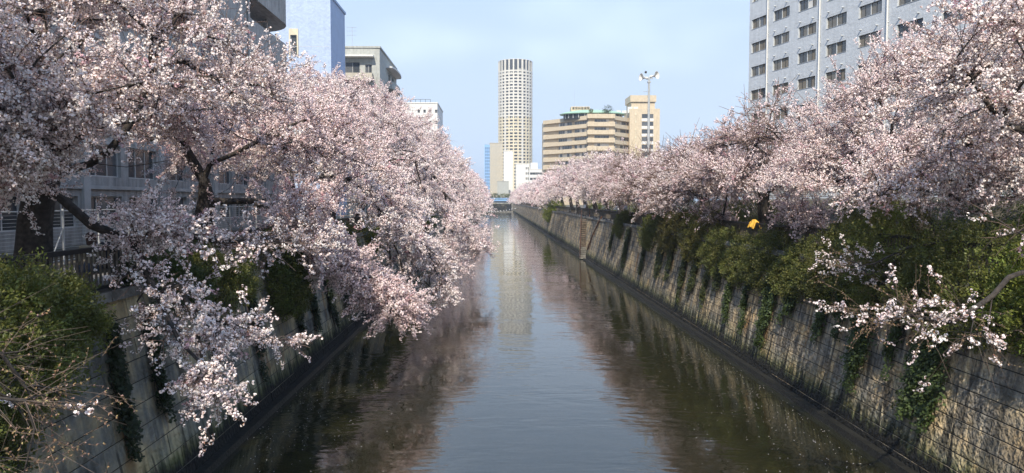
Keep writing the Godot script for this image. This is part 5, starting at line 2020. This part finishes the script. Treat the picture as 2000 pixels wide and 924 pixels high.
func build_cherries() -> void:
	var gl := "cherry trees along the left bank"
	var gr := "cherry trees along the right bank"
	# left bank, from the camera away
	cherry("nearest left cherry, its dark boughs entering from beyond the frame edge", gl, {"seed": 11, "base": Vector3(-10.6, GROUND, -7.2), "side": -1.0, "top": 9.0, "reach": 4.6, "back": 4.5, "along": 6.0, "edge": 4.2, "thick": 3.2, "n": 240, "per": 6, "step": 0.12, "trunk": 0.3, "fork": 2.0,
		"limbs": [[Vector3(-9.8, 6.9, -9.0), Vector3(-9.4, 7.6, -12.0)], [Vector3(-9.0, 6.1, -7.4), Vector3(-7.2, 5.9, -8.2), Vector3(-6.0, 5.4, -8.6)]]})
	cherry("low budding cherry with mostly bare drooping twigs at the near left corner", gl, {"seed": 12, "base": Vector3(-9.0, GROUND, -6.2), "side": -1.0, "top": 2.2, "reach": 2.6, "back": 1.0, "along": 2.0, "edge": 0.6, "thick": 1.2, "n": 26, "per": 3, "step": 0.2, "density": 0.7, "buds": true, "mix": 0.05, "tip": 0.0055, "twig": 0.8, "trunk": 0.07, "fork": 1.0,
		"extra": [[Vector3(-5.7, 4.6, -7.8), Vector3(0.5, 0.4, 0.6), 12], [Vector3(-5.2, 3.9, -7.7), Vector3(0.55, 0.5, 0.6), 18], [Vector3(-5.2, 3.3, -7.7), Vector3(0.5, 0.3, 0.5), 9]], "limbs": [[Vector3(-7.6, 5.4, -6.6), Vector3(-6.4, 4.9, -7.2)]]})
	cherry("old thick-trunked cherry with a blossom spray hanging far down the left wall", gl, {"seed": 13, "floor": 3.0, "limb_max": 0.115, "base": Vector3(-9.95, GROUND, -15.4), "side": -1.0, "top": 8.5, "reach": 4.8, "back": 5.0, "along": 5.0, "edge": 4.4, "side_edge": 4.6, "thick": 3.4, "n": 360, "per": 7, "step": 0.12, "density": 0.9, "trunk": 0.31, "fork": 2.4, "lean": Vector3(0.45, 0, 0.1),
		"limbs": [[Vector3(-8.37, 6.98, -15.0), Vector3(-7.48, 6.87, -14.7), Vector3(-6.5, 6.95, -14.2)], [Vector3(-9.0, 6.3, -14.9), Vector3(-8.2, 5.7, -14.6), Vector3(-7.37, 5.35, -14.5), Vector3(-6.84, 4.72, -14.0), Vector3(-6.27, 4.19, -13.5)], [Vector3(-9.7, 8.2, -14.0), Vector3(-9.2, 9.4, -12.6)], [Vector3(-9.9, 8.6, -16.4), Vector3(-9.6, 10.4, -17.4)]],
		"extra": [[Vector3(-7.0, 4.75, -14.0), Vector3(0.4, 0.3, 0.4), 7, 0.3], [Vector3(-6.27, 4.35, -13.5), Vector3(0.6, 0.4, 0.5), 14, 0.38], [Vector3(-5.6, 3.85, -13.1), Vector3(0.6, 0.4, 0.5), 18, 0.48], [Vector3(-5.15, 3.2, -12.7), Vector3(0.35, 0.3, 0.3), 9, 0.55], [Vector3(-4.9, 2.75, -12.4), Vector3(0.12, 0.2, 0.15), 3, 0.8], [Vector3(-4.95, 3.7, -13.6), Vector3(0.5, 0.25, 0.5), 11, 0.5], [Vector3(-4.4, 3.2, -15.0), Vector3(0.5, 0.2, 0.4), 8, 0.5],
			[Vector3(-7.0, 5.75, -14.2), Vector3(0.5, 0.16, 0.5), 10, 0.9], [Vector3(-6.5, 5.5, -14.5), Vector3(0.65, 0.16, 0.5), 13, 0.9], [Vector3(-5.6, 5.3, -15.2), Vector3(0.65, 0.16, 0.5), 12, 0.9], [Vector3(-5.0, 5.3, -16.3), Vector3(0.6, 0.16, 0.5), 12, 0.9], [Vector3(-4.45, 5.15, -17.2), Vector3(0.5, 0.16, 0.5), 9, 0.8],
			[Vector3(-7.9, 7.6, -12.3), Vector3(1.0, 0.55, 0.8), 30], [Vector3(-8.6, 7.3, -11.7), Vector3(1.0, 0.6, 0.8), 24], [Vector3(-6.9, 7.9, -12.6), Vector3(1.1, 0.5, 0.9), 26], [Vector3(-8.4, 9.0, -12.4), Vector3(1.2, 0.8, 1.0), 30], [Vector3(-8.3, 7.0, -12.6), Vector3(0.9, 0.35, 0.6), 24], [Vector3(-9.5, 6.8, -13.9), Vector3(0.8, 0.45, 0.6), 20, 0.8]]})
	cherry("fork-trunked cherry, second thick trunk on the left, sweeping down towards the water", gl, {"seed": 14, "floor": 2.7, "base": Vector3(-10.0, GROUND, -24.6), "side": -1.0, "top": 6.5, "reach": 6.3, "back": 5.0, "along": 5.6, "edge": 3.8, "side_edge": 5.0, "thick": 3.4, "n": 360, "per": 7, "step": 0.14, "scale": 1.05, "trunk": 0.3, "fork": 1.9, "lean": Vector3(0.1, 0, 0),
		"limbs": [[Vector3(-9.9, 6.9, -24.4), Vector3(-10.3, 7.9, -24.0)], [Vector3(-9.2, 6.6, -24.9), Vector3(-8.4, 7.6, -24.8)], [Vector3(-8.2, 6.2, -24.2), Vector3(-6.4, 5.2, -24.0), Vector3(-5.0, 4.0, -24.2)]],
		"extra": [[Vector3(-6.6, 5.1, -24.0), Vector3(0.8, 0.45, 0.9), 26], [Vector3(-5.4, 4.2, -24.1), Vector3(0.8, 0.45, 0.9), 36], [Vector3(-4.4, 3.25, -24.5), Vector3(0.8, 0.45, 0.9), 36], [Vector3(-3.4, 2.5, -25.0), Vector3(0.7, 0.4, 0.8), 24], [Vector3(-6.2, 6.0, -22.5), Vector3(1.0, 0.6, 1.0), 22]]})
	var which := ["third", "fourth", "fifth", "sixth", "seventh", "eighth", "ninth", "tenth", "eleventh", "twelfth", "thirteenth", "fourteenth", "fifteenth", "sixteenth", "seventeenth", "eighteenth", "nineteenth", "twentieth", "twenty-first", "twenty-second", "twenty-third", "twenty-fourth", "twenty-fifth", "twenty-sixth", "twenty-seventh", "twenty-eighth", "twenty-ninth", "thirtieth"]
	var z := 34.0
	var k := 0
	while z < 385.0:
		var near := z < 62.0
		var spec := {"seed": 20 + k, "base": Vector3(-10.0, GROUND, -z), "side": -1.0, "top": (8.5 if k == 0 else (10.0 if k == 1 else 11.0)) + 0.5 * sin(k * 2.3), "reach": 7.2 if k == 0 else 8.0 + 0.7 * sin(k * 1.7), "back": 5.0, "along": 6.0, "fall": 1.7 if k < 3 else 2.5, "edge": -0.6 if k < 3 else 0.6, "thick": 5.0, "n": 300 if near else (170 if z < 130 else 80), "per": 6 if near else 5,
			"step": 0.20 if near else (0.32 if z < 130 else 0.6), "scale": 0.9 if near else (1.4 if z < 130 else 2.6), "level": 1 if near else 2, "trunk": 0.28, "fork": 1.8}
		if k == 2:
			spec.reach = 9.2
		if k < 3:
			spec.extra = [[[Vector3(-3.9, 3.5, -33.2), Vector3(-3.8, 3.2, -43), Vector3(-2.6, 3.6, -52)][k], Vector3(1.5, 0.9, 1.3), 30], [[Vector3(-2.9, 2.2, -34), Vector3(-2.8, 2.4, -43), Vector3(-1.0, 3.1, -52)][k], Vector3(0.8, 0.5, 1.0), 16]]
		cherry("%s cherry back along the left bank, in full bloom over the water" % which[k], gl, spec)
		z += 9.0 if z < 110.0 else 15.0
		k += 1
	# right bank
	cherry("nearest right cherry, leaning in from beyond the frame with sparse low budding boughs", gr, {"seed": 61, "base": Vector3(13.3, GROUND, -12.2), "side": 1.0, "top": 7.0, "reach": 5.0, "back": 4.0, "along": 5.0, "edge": 4.2, "side_edge": 4.0, "thick": 2.4, "density": 0.85, "n": 260, "per": 6, "step": 0.13, "bare": 0.4, "trunk": 0.28, "fork": 2.2,
		"limbs": [[Vector3(11.2, 7.0, -12.0), Vector3(9.6, 7.3, -12.2), Vector3(8.2, 7.7, -12.6)]],
		"extra": [[Vector3(9.2, 5.7, -12.4), Vector3(0.7, 0.3, 0.6), 8, 0.4], [Vector3(9.2, 9.2, -12.5), Vector3(1.2, 0.9, 1.2), 30], [Vector3(8.2, 8.4, -12.0), Vector3(0.9, 0.6, 0.9), 18]]})
	cherry("budding right cherry whose nearly bare boughs fan out low over the wall", gr, {"seed": 62, "base": Vector3(12.6, GROUND, -14.5), "side": 1.0, "top": 2.6, "reach": 3.0, "back": 1.0, "along": 2.0, "edge": 1.0, "thick": 1.0, "n": 24, "per": 2, "step": 0.14, "density": 0.6, "buds": true, "mix": 0.42, "tip": 0.006, "twig": 0.8, "trunk": 0.09, "fork": 1.2,
		"extra": [[Vector3(7.3, 4.3, -11.8), Vector3(0.75, 0.3, 0.6), 24], [Vector3(7.9, 4.1, -11.6), Vector3(0.5, 0.4, 0.5), 14], [Vector3(6.8, 4.2, -12.3), Vector3(0.4, 0.2, 0.4), 9], [Vector3(8.9, 4.6, -17.5), Vector3(1.0, 0.3, 0.8), 24]], "limbs": [[Vector3(10.4, 5.3, -12.6), Vector3(8.8, 4.9, -12.0)], [Vector3(11.2, 5.5, -16.0), Vector3(9.9, 5.0, -17.0)]]})
	cherry("second right cherry, dark limbs showing through pale open blossom", gr, {"seed": 63, "floor": 2.3, "base": Vector3(13.2, GROUND, -21.5), "side": 1.0, "top": 6.5, "reach": 4.0, "back": 5.0, "along": 6.0, "edge": 1.6, "thick": 3.6, "thin": 1.6, "twig": 1.2, "n": 360, "per": 7, "step": 0.14, "scale": 1.0, "bare": 0.4, "extra": [[Vector3(10.9, 7.2, -16.5), Vector3(1.4, 0.7, 1.5), 40], [Vector3(11.8, 6.5, -17.5), Vector3(1.3, 0.6, 1.5), 34, 0.7], [Vector3(9.6, 6.6, -17.0), Vector3(1.0, 0.5, 1.5), 28, 0.8]], "trunk": 0.28, "fork": 2.2,
		"limbs": [[Vector3(11.4, 7.2, -21.2), Vector3(9.6, 7.9, -21.0)], [Vector3(11.2, 6.4, -21.0), Vector3(9.8, 6.2, -20.6)]]})
	cherry("right cherry with a dark trunk standing beside the yellow jacket", gr, {"seed": 64, "floor": 2.4, "base": Vector3(12.1, GROUND, -31.4), "side": 1.0, "top": 6.1, "reach": 3.6, "back": 5.0, "along": 6.2, "edge": 1.2, "thick": 3.8, "thin": 1.6, "twig": 1.9, "density": 0.85, "n": 380, "per": 8, "step": 0.17, "scale": 1.1, "bare": 0.8, "trunk": 0.27, "fork": 1.9, "extra": [[Vector3(11.3, 5.75, -26.3), Vector3(0.8, 0.35, 1.3), 20, 0.8], [Vector3(10.9, 5.6, -24.6), Vector3(0.6, 0.3, 0.9), 18, 0.7], [Vector3(10.6, 5.4, -35.0), Vector3(0.9, 0.4, 1.3), 18, 0.8]]})
	z = 41.0
	k = 0
	while z < 385.0:
		var near := z < 62.0
		var spec := {"seed": 80 + k, "floor": 2.3 if z > 44.0 and z < 104.0 else 1.5, "base": Vector3(12.4, GROUND, -z), "side": 1.0, "top": 5.5 + 0.35 * sin(k * 2.1) + 2.9 * smoothstep(45.0, 110.0, z), "reach": 3.4 + 0.5 * sin(k * 1.3) + (2.6 if z > 95 else 0.0), "back": 5.5, "along": 6.0, "edge": 1.5, "thick": 4.2, "thin": 1.5, "twig": 2.0, "density": 0.75, "n": 320 if near else (170 if z < 130 else 80), "per": 9 if near else 7,
			"step": 0.21 if near else (0.34 if z < 130 else 0.6), "scale": 0.85 if near else (1.35 if z < 130 else 2.5), "level": 1 if near else 2, "trunk": 0.27, "fork": 1.8, "bare": 0.95 if z < 100 else 0.6}
		cherry("%s cherry back along the right bank, brownish with buds at its top" % which[k + 1], gr, spec)
		z += 9.3 if z < 110.0 else 15.0
		k += 1

func _ready() -> void:
	var t0 := Time.get_ticks_msec()
	setup_view()
	make_materials()
	make_shapes()
	print("materials ", Time.get_ticks_msec() - t0)
	build_setting()
	river_wall(-1.0)
	river_wall(1.0)
	build_buildings()
	print("buildings ", Time.get_ticks_msec() - t0)
	build_cherries()
	print("copies ", total_copies, " cherries ", Time.get_ticks_msec() - t0)
	build_green()
	build_objects()
	print("objects ", Time.get_ticks_msec() - t0)
	build_people()
	print("done ", Time.get_ticks_msec() - t0)
